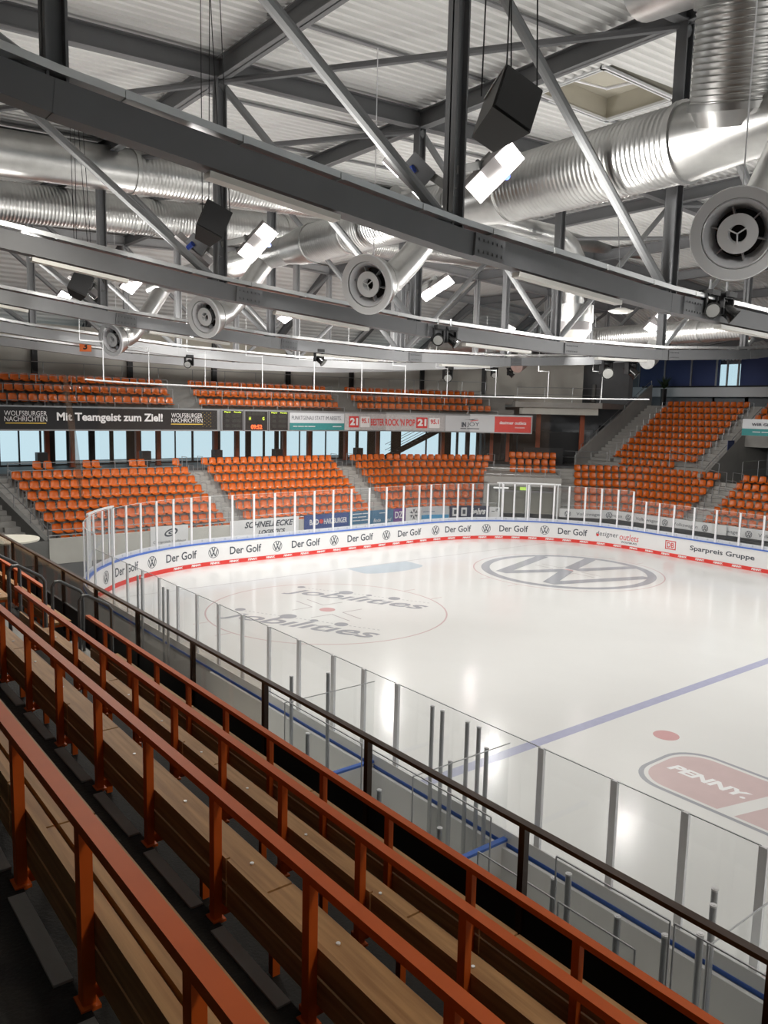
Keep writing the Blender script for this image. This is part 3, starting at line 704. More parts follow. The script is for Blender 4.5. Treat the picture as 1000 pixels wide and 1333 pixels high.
# glass: posts and panes
def hgt(s): return 3.3 if -A < s < 13+A-.3 else 2.8
ss_posts = [-A-.96*0]
S_left = [-32.6+1.12*0]
near = [-35.0, -34.0, -33.0, -31.95, -30.75, -29.5, -28.3, -27.1, -25.85, -24.4]
post_s = []
Ypost = [-31.6, -30.55, -29.59, -28.57, -27.33, -24.05, -23.07, -22.08, -20.83, -19.61, -18.4, -17.2, -16.0, -14.83, -13.6, -12.4, -11.2, -10.0]
post_s += [-A-(-8.5-y) for y in Ypost]
post_s += list(np.linspace(-A+.2, -.4, 14)) + [.78, 1.95, 3.13, 4.3, 5.48, 6.66, 7.84, 9.04, 10.24, 11.46, 12.62, 13.5, 14.42, 15.36, 16.3, 17.24, 18.16, 18.84, 19.66, 20.38, 21.16, 22.02, 22.96, 23.92, 24.9, 25.84, 26.66, 27.5, 28.4, 29.58, 30.82, 32.08, 33.3, 34.5]
post_s.sort()
where = lambda s: 'on the near side boards' if s < -A else 'on the left rink corner' if s < 0 else 'behind the goal end' if s <= 13 else 'on the right rink corner' if s < 13+A else 'on the far side boards'
cnt = {}
GP = thing('x', 'x', 'x'); bpy.data.objects.remove(GP)
for i, s in enumerate(post_s):
    x, y = rink(s, .08); wv = where(s); cnt[wv] = cnt.get(wv, 0)+1; H = hgt(s)
    x2, y2 = rink(s+.02, .08); r = math.atan2(y2-y, x2-x)
    p = MB().box((x, y, (1.12+H)/2), (.10, .05, H-1.12), r)
    tag(p.build('glass_post', 'alu'), f'aluminium rink glass post {wv}, {nth(cnt[wv])} from the left' if s > -A else f'aluminium rink glass post {wv}, {nth(cnt[wv])} from the front', 'glass post', 'rink glass posts')
cnt = {}
for a, b in zip(post_s, post_s[1:]):
    wv = where((a+b)/2); cnt[wv] = cnt.get(wv, 0)+1; H = min(hgt(a+.01), hgt(b-.01)); mb = MB(); m = 4
    for q in range(m):
        p, p2 = rink(a+.03+(b-a-.06)*q/m, .08), rink(a+.03+(b-a-.06)*(q+1)/m, .08)
        mb.add([(*p, 1.14), (*p2, 1.14), (*p2, H), (*p, H)], [(0, 1, 2, 3)])
    g = mb.build('rink_glass', 'glass_rink')
    tag(g, f'clear rink glass pane {wv}, {nth(cnt[wv])} from the {"left" if a > -A else "front"}', 'glass pane', 'rink glass panes')
    e = MB(); 
    for q in range(m):
        p, p2 = rink(a+.03+(b-a-.06)*q/m, .08), rink(a+.03+(b-a-.06)*(q+1)/m, .08)
        e.beam((*p, H), (*p2, H), .014, .010)
    e.build('pane_edge', 'alu_dark' if a < -A else 'white_metal', g)
# small round marks on the sill
mk = MB()
for s in np.arange(-8, 34, .6):
    f = on_boards(s, 1.21, .095); mk.add([f(.05*math.cos(a), .05*math.sin(a)) for a in np.linspace(0, 5.5, 8)], [tuple(range(8))])
mk.build('sill_badge', 'ad_pale', bd, kind='stuff')
# white door frames in the glass
for lab, sa, sb in (('white steel frame of the big gate in the rink glass below the middle seats', 17.95, 21.35), ('white door frame in the rink glass at the left corner', -8.6, -6.3)):
    g = thing('gate_frame', lab, 'door frame', (*rink(sa, .1), 1.1), 'white frames in the rink glass')
    HH = 3.36
    for s in (sa, sa+.18, (sa+sb)/2-.1, (sa+sb)/2+.1, sb-.18, sb) if sb-sa > 3 else (sa, sa+.2, sb-.2, sb):
        MB().box((*rink(s, .16), (1.1+HH)/2), (.06, .06, HH-1.1)).build('upright', 'white_metal', g)
    mb = MB(); n_ = 8
    for q in range(n_): mb.beam((*rink(sa-.15+(sb-sa+.3)*q/n_, .16), HH), (*rink(sa-.15+(sb-sa+.3)*(q+1)/n_, .16), HH), .09, .07)
    mb.build('top_bar', 'white_metal', g)

# players' bench enclosure on the near side
t = thing('bench_floor', 'grey rubber floor and low wall of the players bench behind the near boards', 'bench floor', (-16, -27, 0))
MB().box((-16.05, -26, .1), (1.8, 18, .2)).build('rubber_mat', 'concrete_light', t); MB().box((-17.03, -26, .65), (.08, 18, 1.3)).build('back_wall', 'white_board', t)
MB().box((-15.2, -26, .65), (.06, 18, .86)).build('front_wall', 'white_board', t)
for i, (y, lab) in enumerate(((-23.45, 'farthest'), (-26.75, 'middle'), (-31.0, 'nearest'))):
    t = thing('partition', f'{lab} glass partition with blue base rail across the players bench', 'glass partition', (-16, y, 0), 'bench partitions')
    MB().box((-16.05, y, 1.95), (1.85, .012, 1.45)).build('pane', 'glass_clear', t)
    MB().beam((-17, y, 2.68), (-15.12, y, 2.68), .014, .012).beam((-17, y, 1.2), (-17, y, 2.68), .014, .012).build('pane_edge', 'alu_dark', t)
    MB().box((-16.05, y, .6), (1.85, .06, 1.1)).build('base_panel', 'white_board', t); MB().box((-16.05, y, 1.17), (1.85, .09, .04)).build('base_rail', 'blue_rail', t)
    MB().box((-16.5, y-.3, .95), (.5, .06, .05)).box((-16.25, y-.3, 1.0), (.06, .06, .3)).build('door_latch', 'alu_dark', t)
pairs = [(-15.3, -25.22, 2.8), (-15.3, -25.46, 2.8), (-15.3, -26.03, 2.8), (-15.3, -26.28, 2.8), (-15.7, -26.1, 2.3), (-15.45, -26.6, 2.62), (-16.1, -23.4, 3.0), (-16.1, -22.2, 2.6), (-16.9, -27.2, 2.1), (-16.9, -24.0, 2.3),
         (-16.9, -25.9, 2.1), (-16.9, -29.1, 2.35), (-16.9, -29.3, 2.5), (-16.9, -29.95, 2.35), (-16.9, -30.5, 2.45), (-16.6, -30.7, 2.45), (-16.2, -30.6, 2.55), (-16.0, -30.5, 2.6), (-15.3, -12.6, 2.7), (-15.3, -12.9, 2.7), (-15.3, -14.4, 2.7), (-15.3, -14.7, 2.7)]
for i, (x, y, z) in enumerate(pairs):
    t = thing('bench_post', f'round steel tube post in the players bench area, {nth(1+sorted(pairs, key=lambda p_: -p_[1]).index((x, y, z)))} from the far end', 'steel post', (x, y, .2 if y < -17 else 0), 'bench enclosure posts')
    zb = .2 if y < -17 else 0
    MB().path([(x, y, zb), (x, y, z)], .035, 12).build('tube', 'alu_dark', t, smooth=True); MB().path([(x, y, z), (x, y, z+.02)], .038, 12).path([(x, y, z+.02), (x, y, z+.025)], .02, 8).build('cap', 'alu', t)
for i, (a, b, h_) in enumerate(((-22.9, -25.6, 2.73), (-25.7, -28.2, 2.73), (-29.2, -30.6, 2.71), (-30.65, -33, 2.71), (-28.25, -29.4, 2.4), (-29.45, -30.4, 2.4))):
    x = -17.0 if i < 4 else -17.25
    zb = 1.3 if i < 4 else .2; g = MB().box((x, (a+b)/2, (zb+h_)/2), (.012, a-b, h_-zb)).build('bench_glass', 'glass_clear'); tag(g, f'glass pane at the back of the players bench, {nth(i+1)} from the far end' if i < 4 else f'short low glass pane behind the bench, {("left", "right")[i-4]} one', 'glass pane', 'panes behind the bench')
    MB().beam((x, a, h_), (x, b, h_), .016, .014).beam((x, a, 1.3), (x, a, h_), .014, .014).beam((x, b, 1.3), (x, b, h_), .014, .014).build('pane_edge', 'alu_dark', g)

# ================================================================= WALL ADVERTS
def on_wall(d, s, z, lift=0):
    def f(u, v):
        x, y, r = at(d, s+u); return Vector((x, y, z+v))
    return f
def wall_ad(name, label, s0, s1, z0, z1, m, texts, d=-1.50, group='adverts on the stand wall'):
    x, y, _ = at(d, (s0+s1)/2); t = thing(name, label, 'banner', (x, y, z0), group)
    mb = MB(); strip(mb, span(d, s0, s1), span(d+.03, s0, s1), z0, z1); mb.build('panel', m, t)
    for (b, s, z, w_, h_, mm, *o) in texts:
        text_mb(b, w_, h_, on_wall(d-.008, s, z), *(o or [.015])).build('lettering', mm, t)
    return t
a0 = wall_ad('sponsor_banner', 'white banner with dark eye-shaped logo on the wall at left of the end stand', 6.76, 8.78, .45, 1.42, 'ad_white', [('Chiropraktik-Wolfsburg', 7.77, 0.60, 1.75, .17, 'ad_dark', 0.)])
mb = MB(); f = on_wall(-1.51, 7.85, 1.08)
for k in range(24):
    a, b = 2*math.pi*k/24, 2*math.pi*(k+1)/24
    g_ = lambda r1, r2, an: f(r1*math.cos(an)+.15*r2*math.sin(an), r2*math.sin(an)+.2*r1*math.cos(an))
    mb.add([g_(.36, .20, a), g_(.36, .20, b), g_(.27, .12, b), g_(.27, .12, a)], [(0, 1, 2, 3)])
    if k < 12: mb.add([g_(.15, .08, a*1.6), g_(.15, .08, b*1.6), g_(.06, .03, b*1.6), g_(.06, .03, a*1.6)], [(0, 1, 2, 3)])
mb.build('eye_logo', 'ad_dark', a0)
a0 = wall_ad('sponsor_banner', 'white banner with large slanted black capitals, left of the blue banner on the end wall', 11.2, 15.5, .45, 1.42, 'ad_white', [('SCHNELLECKE', 13.6, 1.13, 3.1, .34, 'ad_dark', .03, .3), ('LOGISTICS', 13.75, 0.68, 1.7, .24, 'ad_dark', .04, .2)])
wall_ad('sponsor_banner', 'dark blue banner with white capitals and a small red badge on the end wall', 15.88, 19.0, .45, 1.42, 'ad_blue', [('BAD', 16.55, 1.00, .62, .32, 'ad_white', .03), ('HARZBURGER', 18.05, 1.00, 1.65, .32, 'ad_white', .02)])
MB().path([on_wall(-1.52, 17.02, 1.02)(0, 0), on_wall(-1.56, 17.02, 1.02)(0, 0)], .13, 12).build('badge', 'red_kick', bpy.data.objects['sponsor_banner.002'])
wall_ad('sponsor_banner', 'petrol blue banner with four lines of small white text', 19.02, 20.74, .45, 1.42, 'ad_petrol', [('–––––– ––––', 19.9, 1.28, 1.2, .05, 'ad_white'), ('––– ––––––', 19.8, 1.08, 1.0, .05, 'ad_white'), ('––––– –––––', 19.9, 0.88, 1.2, .05, 'ad_white'), ('–––––––––––', 19.9, 0.63, 1.3, .05, 'ad_white')])
wall_ad('sponsor_banner', 'petrol blue banner with two short slanted words beside the purple banner', 20.76, 22.42, .45, 1.42, 'ad_petrol', [('Bode', 21.15, 0.80, .55, .22, 'ad_white', 0., .2), ('Land', 22.0, 0.80, .5, .22, 'ad_white', 0., .2), ('––', 21.6, 1.23, .6, .04, 'ad_white')])
wall_ad('sponsor_banner', 'purple banner with two large white letters on the end wall', 22.44, 23.4, .45, 1.42, 'ad_purple', [('DZ', 22.85, 1.03, .62, .42, 'ad_white', .02)])
a0 = wall_ad('sponsor_banner', 'white banner with a dark six-armed star logo', 23.44, 24.72, .45, 1.42, 'ad_white', [])
mb = MB(); f = on_wall(-1.51, 24.08, 1.0)
for k in range(6):
    a = k*math.pi/3+math.pi/6; c, s_ = math.cos(a), math.sin(a)
    for (r0, w0, r1, w1) in ((.1, .02, .36, .09),): mb.add([f(r0*c-w0*s_, r0*s_+w0*c), f(r0*c+w0*s_, r0*s_-w0*c), f(r1*c+w1*s_, r1*s_-w1*c), f((r1-.09)*c, (r1-.09)*s_), f(r1*c-w1*s_, r1*s_+w1*c)], [(0, 1, 2, 3, 4)])
mb.build('star_logo', 'ad_dark', a0)
a0 = wall_ad('sponsor_banner', 'white banner with thin blue handwriting over a sky blue stripe', 24.75, 26.7, .45, 1.42, 'ad_pale', [('–––––––– –––––', 25.3, 1.08, .9, .04, 'ad_petrol', 0., .3)])
mb = MB(); strip(mb, span(-1.52, 24.75, 26.7), span(-1.49, 24.75, 26.7), .62, .88); mb.build('stripe', 'ad_sky', a0)
a0 = wall_ad('sponsor_banner', 'dark navy banner with two small white squares and slanted white lettering', 26.78, 29.5, .45, 1.42, 'ad_navy', [('bahrs', 28.75, 1.06, 1.05, .42, 'ad_white', .05, .35), ('––– ––––––– –––––', 28.6, 0.63, 1.3, .04, 'ad_white')])
for s in (27.15, 27.75):
    f = on_wall(-1.515, s, 1.04); MB().add([f(-.2, -.28), f(.2, -.28), f(.2, .28), f(-.2, .28)], [(0, 1, 2, 3)]).build('square_badge', 'ad_white', a0)
    MB().add([on_wall(-1.52, s, 1.04)(u, v) for u, v in ((-.1, -.14), (.1, -.14), (.1, .14), (-.1, .14))], [(0, 1, 2, 3)]).build('badge_mark', 'ad_dark', a0)
wall_ad('sponsor_banner', 'small white banner at the right end of the navy banner', 29.52, 30.2, .5, 1.35, 'ad_white', [('–', 29.75, 1.08, .2, .04, 'ad_dark'), ('iF', 30.0, 1.18, .16, .2, 'ad_dark')])
ads = []
vwb = wall_ad('long_banner', 'long pale banner repeating a car maker name and roundel before the far side seats', 34.05, 58, .78, 1.42, 'ad_white', [])
for i in range(7):
    s = 35.9+2.62*i
    text_mb('Volkswagen', 1.6, .26, on_wall(-1.51, s, 1.08), .0).build('lettering', 'ad_dark', vwb)
    mb = MB(); f = on_wall(-1.512, s-1.35, 1.09); R = .2
    for k in range(20):
        a, b = 2*math.pi*k/20, 2*math.pi*(k+1)/20
        mb.add([f(R*math.cos(a), R*math.sin(a)), f(R*math.cos(b), R*math.sin(b)), f(R*.86*math.cos(b), R*.86*math.sin(b)), f(R*.86*math.cos(a), R*.86*math.sin(a))], [(0, 1, 2, 3)])
    vw(f, R*.88, mb, .20); mb.build('roundel_logo', 'ad_dark', vwb)
x, y, r = at(-1.6, 45.9); tag(MB().box((x-.02, y, 1.05), (.9, .02, .75), r).build('paper_notice', 'paper'), 'blank white notice taped over the long pale banner at right', 'notice')

# ribbon banners on the balcony front
DB_ = 4.62
def ribbon(label, s0, s1, z0, z1, m, texts):
    return wall_ad('ribbon_banner', label, s0, s1, z0, z1, m, texts, DB_, 'banners along the balcony front')
trim = MB(); strip(trim, span(DB_+.02, 0, 37.3), span(DB_+.14, 0, 37.3), 6.02, 7.34); struct('trim_2', trim, 'rail_grey')
b1 = ribbon('long black banner reading Mit Teamgeist zum Ziel at left of the balcony', .0, 13.5, 6.1, 7.26, 'ad_black',
    [('Mit Teamgeist zum Ziel!', 7.1, 6.72, 5.9, .58, 'ad_white', .03), ('WOLFSBURGER', 2.6, 6.93, 2.1, .25, 'ad_white', 0.), ('NACHRICHTEN', 2.6, 6.64, 2.1, .25, 'ad_white', 0.), ('WOLFSBURGER', 11.55, 6.93, 1.95, .25, 'ad_white', 0.), ('NACHRICHTEN', 11.55, 6.64, 1.95, .25, 'ad_white', 0.)])
for s in (2.6, 11.55): f = on_wall(DB_-.01, s, 6.42); MB().add([f(-1.0, -.025), f(1.0, -.025), f(1.0, .025), f(-1.0, .025)], [(0, 1, 2, 3)]).build('underline', 'gold', b1)
mb = MB()
for i in range(9):
    for j in range(5):
        if (i+j) % 2 == 0: f = on_wall(DB_-.01, 12.55+j*.13, 6.3+i*.1); mb.add([f(-.015, -.015), f(.015, -.015), f(.015, .015), f(-.015, .015)], [(0, 1, 2, 3)])
mb.build('dot_pattern', 'gold', b1, kind='stuff')
sb = thing('scoreboard', 'electronic scoreboard in three black panels on the balcony front showing 09:52', 'scoreboard', (1.0, 10.0, 6.0))
for (sa, sb_, zt) in ((13.74, 15.22, 7.3), (15.28, 16.96, 7.3), (17.02, 18.46, 7.3)):
    mb = MB(); strip(mb, span(DB_-.10, sa, sb_), span(DB_+.02, sa, sb_), 6.03, zt); mb.build('frame', 'rail_grey', sb)
    mb = MB(); strip(mb, span(DB_-.11, sa+.06, sb_-.06), span(DB_-.10, sa+.06, sb_-.06), 6.08, zt-.05); mb.build('screen', 'ad_black', sb)
def sbt(b, s, z, w_, h_, m): text_mb(b, w_, h_, on_wall(DB_-.13, s, z), .03).build('digits', m, sb)
for c in (14.48, 17.74):
    sbt('Player', c-.35, 7.17, .45, .11, 'score_yellow'); sbt('Penalty', c+.33, 7.17, .5, .11, 'score_yellow')
    for r_ in range(3):
        for q in (-.35, .1, .4): f = on_wall(DB_-.12, c+q, 6.95-.3*r_); MB().add([f(-.14, -.1), f(.14, -.1), f(.14, .1), f(-.14, .1)], [(0, 1, 2, 3)]).build('cell', 'score_cell', sb)
sbt('H', 15.65, 6.8, .13, .2, 'score_yellow'); sbt('G', 16.6, 6.8, .15, .2, 'score_yellow'); sbt('09:52', 16.12, 6.28, .78, .28, 'score_red')
for q in (-.45, -.2, .05, .3, .5): f = on_wall(DB_-.12, 16.1+q, 7.12); MB().add([f(-.1, -.12), f(.1, -.12), f(.1, .12), f(-.1, .12)], [(0, 1, 2, 3)]).build('cell', 'score_cell', sb)
b1 = ribbon('white and teal banner reading Punktgenau statt im Abseits, right of the scoreboard', 18.6, 22.9, 6.1, 7.2, 'ad_pale', [('PUNKTGENAU STATT IM ABSEITS.', 20.7, 6.88, 3.9, .26, 'ad_dark', 0.)])
mb = MB(); strip(mb, span(DB_-.01, 18.6, 22.9), span(DB_, 18.6, 22.9), 6.1, 6.55); mb.build('stripe', 'teal', b1)
text_mb('––– –––– –– –––––', 1.7, .05, on_wall(DB_-.02, 19.7, 6.33), .01).build('lettering', 'ad_pale', b1); text_mb('––––––', .7, .06, on_wall(DB_-.02, 22.3, 6.33), .01).build('lettering', 'ad_pale', b1)
b1 = ribbon('marbled grey banner reading Bester Rock n Pop with two red 21 badges', 22.95, 30.9, 6.1, 7.22, 'ad_marble', [("BESTER ROCK 'N POP", 26.9, 6.66, 3.5, .5, 'ad_red', .03)])
for s in (23.7, 29.15):
    f = on_wall(DB_-.01, s, 6.66); MB().add([f(-.42, -.38), f(.42, -.38), f(.42, .38), f(-.42, .38)], [(0, 1, 2, 3)]).build('badge', 'ad_red', b1)
    text_mb('21', .66, .5, on_wall(DB_-.025, s, 6.68), .05).build('lettering', 'ad_white', b1)
    f = on_wall(DB_-.01, s+.95, 6.66); MB().add([f(-.4, -.36), f(.4, -.36), f(.4, .36), f(-.4, .36)], [(0, 1, 2, 3)]).build('badge', 'ad_white', b1)
    text_mb('95.1', .62, .34, on_wall(DB_-.025, s+.95, 6.74), .03).build('lettering', 'ad_red', b1)
b1 = ribbon('white banner with black capitals under a black and red swoosh on the balcony front', 30.95, 34.6, 6.1, 7.22, 'ad_pale', [('IN', 32.35, 6.58, .35, .36, 'ad_dark', .06), ('JOY', 33.05, 6.58, .9, .36, 'ad_dark', 0.), ('–––– ––––––––', 32.8, 6.3, 1.4, .06, 'ad_dark')])
f = on_wall(DB_-.012, 32.8, 6.9); MB().add([f(-.5, .02), f(.1, .07), f(.6, .14), f(.2, .0), f(-.1, .03)], [(0, 1, 2, 3, 4)]).build('swoosh', 'ad_dark', b1)
MB().add([f(.0, -.04), f(.6, .05), f(.62, .0), (f(.1, -.08))], [(0, 1, 2, 3)]).build('swoosh', 'ad_red', b1)
ribbon('dark red banner with white lettering at the right end of the balcony', 34.62, 37.2, 6.1, 7.22, 'red_kick', [('designer outlets', 35.9, 6.75, 1.9, .3, 'ad_white', .02), ('WOLFSBURG', 36.4, 6.45, .7, .09, 'ad_white')])

# ================================================================= WINDOW WALL BEHIND THE LOWER STAND
PANES = [(2.62, 3.62), (3.7, 4.82), (4.92, 5.08), (5.7, 6.38), (6.8, 7.72), (8.1, 9.02), (9.26, 10.1), (11.06, 12.08), (12.4, 13.36), (13.42, 14.56), (14.68, 16.08), (16.66, 17.78), (18.14, 18.62), (19.04, 20.02), (20.16, 20.98), (21.3, 21.48), (21.94, 23.06), (23.12, 23.72), (24.2, 25.38), (25.44, 26.64), (27.44, 28.14), (28.34, 29.08), (30.06, 31.0), (31.76, 33.86), (33.92, 34.96), (35.94, 36.44), (36.56, 37.18), (37.48, 38.04), (38.22, 38.7), (39.92, 40.34), (40.84, 41.26)]
PANES = [(-5.2, -1.2), (-1.1, 1.2), (1.25, 2.55)]+PANES
fr = MB(); prev = -8
def at_(d, s): return at(d, s) if s >= 0 else (fpts(d)[0][0]+s, fpts(d)[0][1], 0)
def span_(d, a, b): return span(d, a, b) if a >= 0 else [at_(d, a)[:2]]+(span(d, 0, b) if b > 0 else [at_(d, b)[:2]])
for i, (a, b) in enumerate(PANES+[(46, 46)]):
    if a > prev: strip(fr, span_(10.5, prev, a), span_(10.62, prev, a), 3.7, 6.1)
    if i < len(PANES):
        strip(fr, span_(10.5, a, b), span_(10.62, a, b), 3.7, 3.82); prev = b
        mb = MB(); P0 = span_(10.56, a, b)
        for p, q in zip(P0, P0[1:]): mb.add([(*p, 3.82), (*q, 3.82), (*q, 6.1), (*p, 6.1)], [(0, 1, 2, 3)])
        o = mb.build(f'window_{i+1}', 'glass_window', kind='structure')
struct('wall_end_windows', fr, 'black')
for i, s in enumerate((-3.2, .4, 4.8, 6.24, 10.22, 11.56, 15.52, 17.1, 20.84, 22.9, 26.16, 28.82, 34.08, 37.98, 39.22)):
    x, y, r = at_(9.0, s); c = MB().box((x, y, 4.9), (.26, .26, 2.4), r); c.box((x, y, 3.76), (.34, .34, .06), r)
    tag(c.build('concourse_column', 'orange_column'), f'slim rust-orange column on the concourse behind the seats, {nth(i+1)} from the left', 'column', 'rust-orange columns on the concourse')
for i, s in enumerate((4.0, 11.2-1.2, 14.55+.2, 20.6-1.4, 26.0)):
    x, y, r = at(7.2, s); b = MB().box((x, y, 4.35), (.55, .5, .75), r).box((x, y, 3.85), (.4, .4, .3), r)
    tag(b.build('litter_bin', 'black'), f'black waste bin behind the top row of seats, {nth(i+1)} from the left', 'waste bin', 'black bins on the concourse')
# stairs seen through the panes
t = thing('outdoor_stair', 'dark steel staircase seen behind the windows above the third block of seats', 'staircase', (16, 12.6, 3.7))
sa, sb2 = Vector((*at(9.6, 30.0)[:2], 3.9)), Vector((*at(9.6, 34.3)[:2], 6.1)); d = sb2-sa
for e in (-.5, .5):
    o = Vector((-.38, -.92, 0))*e; MB().beam(sa+o, sb2+o, .06, .26).build('stringer', 'black', t)
    for z_ in (.5, .95): MB().tube(sa+o+Vector((0, 0, z_)), sb2+o+Vector((0, 0, z_)), .02, 6).build('handrail', 'black', t)
for q in range(11):
    p = sa+d*(q+.5)/11; MB().box(p, (.3, 1.0, .04), rad(-22.5)).build('step', 'black', t)

# ================================================================= SEATS
def seat_mesh():
    prof = [(-.24, .405), (-.20, .43), (-.06, .415), (.08, .41), (.15, .45), (.19, .56), (.22, .70), (.235, .79), (.225, .815)]
    nx = 7; v = []; f = []
    for i, (y, z) in enumerate(prof):
        back = i >= 5; wd = [.40, .43, .44, .44, .43, .43, .43, .38, .30][i]
        for k in range(nx):
            u = k/(nx-1)*2-1; x = u*wd/2; lift = .045*u**4 if not back else 0; fwd = -.05*u*u if back else 0
            v.append((x, y+fwd, z+lift))
    n = len(prof)
    for i in range(n-1):
        for k in range(nx-1): f.append((i*nx+k, i*nx+k+1, (i+1)*nx+k+1, (i+1)*nx+k))
    m0 = len(v); v += [(x, y+.02, z-.025) for x, y, z in v]; f += [tuple(q+m0 for q in reversed(t)) for t in f[:]]
    per = [k for k in range(nx)]+[i*nx+nx-1 for i in range(1, n)]+[(n-1)*nx+k for k in range(nx-2, -1, -1)]+[i*nx for i in range(n-2, 0, -1)]
    for a, b in zip(per, per[1:]+per[:1]): f.append((b, a, a+m0, b+m0))
    me = bpy.data.meshes.new('stadium_seat'); me.from_pydata(v, [], f); me.polygons.foreach_set('use_smooth', [True]*len(f)); me.update()
    me.set_sharp_from_angle(angle=rad(60)); me.materials.append(MATS['seat_orange'])
    br = MB().box((0, .05, .24), (.05, .3, .06)).box((0, .20, .12), (.06, .06, .3)).box((0, .05, .38), (.34, .06, .04))
    mb = bpy.data.meshes.new('bracket'); mb.from_pydata(br.v, [], br.f); mb.materials.append(MATS['seat_bracket'])
    return me, mb, v, f
SEAT, BRACKET, SV, SF = seat_mesh()
LIST = []   # (x, y, z, rot, block, row, number)
def row(block, rowname, d, s0, s1, z, pitch=.52):
    n = max(1, int(round((s1-s0)/pitch)))
    for i in range(n):
        x, y, r = at(d, s0+(i+.5)*(s1-s0)/n); LIST.append((x, y, z, r, block, rowname, i+1))
for k in range(-1, 7):
    d = .8*k; z = lz(k); rn = nth(k+2)
    if k < 6: row('left end block', rn, d, 15-12.55-.16*k, 15-3.35-.045*k, z)
    row('middle end block', rn, d, 15-2.2-.045*k, 15+6.7+.072*k, z)
    row('curved block left of the gate', rn, d, 23.2+.07*k, 30.2+.72*k, z)
    if k >= 3: row('small block over the gate', nth(k-2), d, 32.02+.64*k, 35.16+.685*k-.0, z+.30)
    if k < 6: row('far side block', rn, d, 36.3+.7*k, s_far(d, -7.35), z)
    if k < 6: row('block at the right edge', rn, d, s_far(d, -8.75), s_far(d, -14.6), z)
for s in (3.14, 3.7, 5.76, 6.26, 8.36, 8.86, 10.96): 
    x, y, r = at(4.8, s); LIST.append((x, y, lz(6), r, 'left end block', 'loose top', len(LIST)))
for k in range(6, 16):
    X = 21.2+.8*k; y0 = 2.0 if k > 6 else .9; y1 = -4.75 if k > 6 else -3.5
    n = int(round((y0-y1)/.52))
    for i in range(n): LIST.append((X, y0-(i+.5)*(y0-y1)/n, lz(k)+(.02*(k-6)), rad(-90), 'upper far side block', nth(k-5), i+1))
    if k >= 12:
        for i in range(10): LIST.append((X, -6.2-i*.52, lz(k)+(.02*(k-6)), rad(-90), 'upper block at the right edge', nth(k-11), i+1))
for j in range(1, 4):
    d = 5.1+.8*j; z = uz(j)
    row('upper left balcony block', nth(j), d, 0, 11.34, z); row('upper middle balcony block', nth(j), d, 12.95, 23.4, z); row('upper right balcony block', nth(j), d, 24.98, 35.4-.05, z)
def depth_of(t): return (Vector(t[:3])-CP).dot(fw)
def inframe(t):
    v = Vector(t[:3])+Vector((0, 0, .6))-CP; z = v.dot(fw); a, b = 500+1043.95*v.dot(rt2)/z, 666.5-1043.95*v.dot(up2)/z
    return -12 < a < 1012
LIST = [t for t in LIST if inframe(t)]
LIST.sort(key=depth_of)
head = [t for t in LIST if not (t[5] in ('first',) and 'balcony' not in t[4])]
near_s = head[:300]; ids = set(id(t) for t in near_s); rest = [t for t in LIST if id(t) not in ids]
lc = 0
for i, (x, y, z, r, bl_, rn, no) in enumerate(near_s):
    o = bpy.data.objects.new('stadium_seat', SEAT); o.location = (x, y, z); o.rotation_euler = (0, 0, r); COL.objects.link(o)
    if rn == 'loose top': lc += 1; lab = f'single orange seat on the top landing of the left end block, {nth(lc)} to the camera'
    else: lab = f'orange seat in the {bl_}, {rn} row up, {nth(no)} from left'
    tag(o, lab, 'seat', 'orange seats of the ' + bl_)
    if i < 120:
        b = bpy.data.objects.new('bracket', BRACKET); COL.objects.link(b); b.parent = o
vv = []; ff = []
SVn = np.array(SV)
for (x, y, z, r, *_ ) in rest:
    c, s = math.cos(r), math.sin(r); P = np.stack([SVn[:, 0]*c-SVn[:, 1]*s+x, SVn[:, 0]*s+SVn[:, 1]*c+y, SVn[:, 2]+z], -1)
    n = len(vv); vv += P.tolist(); ff += [tuple(q+n for q in t) for t in SF]
me = bpy.data.meshes.new('stadium_seats'); me.from_pydata(vv, [], ff); me.polygons.foreach_set('use_smooth', [True]*len(ff)); me.set_sharp_from_angle(angle=rad(60)); me.materials.append(MATS['seat_orange'])
o = bpy.data.objects.new('stadium_seats', me); COL.objects.link(o); o['kind'] = 'stuff'; tag(o, 'the remaining rows of orange seats in the far blocks and on the balcony', 'seats')
print('SEATS', len(LIST), len(rest))

# ================================================================= AISLES, PARAPETS, RAILS OF THE FAR STANDS
def aisle(name_idx, fs0, fs1, kmax=6):
    st = MB()
    for k in range(-1, kmax):
        for h_ in (.5,):
            d0, d1 = .8*k-.05, .8*k+.38
            a, b = at(d0, fs0(k)), at(d0, fs1(k)); c, e = at(d1, fs0(k)), at(d1, fs1(k))
            st.prism([a[:2], b[:2], e[:2], c[:2]], lz(k), lz(k)+.23)
    struct(f'trim_{name_idx}', st, 'concrete')
aisle(3, lambda k: 15-3.3-.045*k, lambda k: 15-2.25-.045*k)
aisle(4, lambda k: 15+6.75+.072*k, lambda k: 23.15+.07*k)
aisle(5, lambda k: 30.25+.72*k, lambda k: 31.5+.68*k)
aisle(6, lambda k: s_far(.8*k, -7.45), lambda k: s_far(.8*k, -8.65), 6)
aisle(7, lambda k: .5, lambda k: 15-12.7-.16*k)
aisle(8, lambda k: 35.2+.69*k, lambda k: 36.2+.7*k)
def hoop(mb, a, b, ha, hb, r=.022):
    a, b = Vector(a), Vector(b); return mb.path([a, a+Vector((0, 0, ha)), b+Vector((0, 0, hb)), b], r, 6, False)
HR = {'m': None}
def hoops(place, f, rows_):
    for q, k in enumerate(rows_):
        (x, y, z), (x2, y2, z2) = f(k)
        t = tag(hoop(MB(), (x, y, z), (x2, y2, z2), .9, .9).build('hoop_rail', 'rail_grey'), f'grey tube hoop rail {place}, {nth(q+1)} step up', 'handrail', 'hoop rails ' + place)
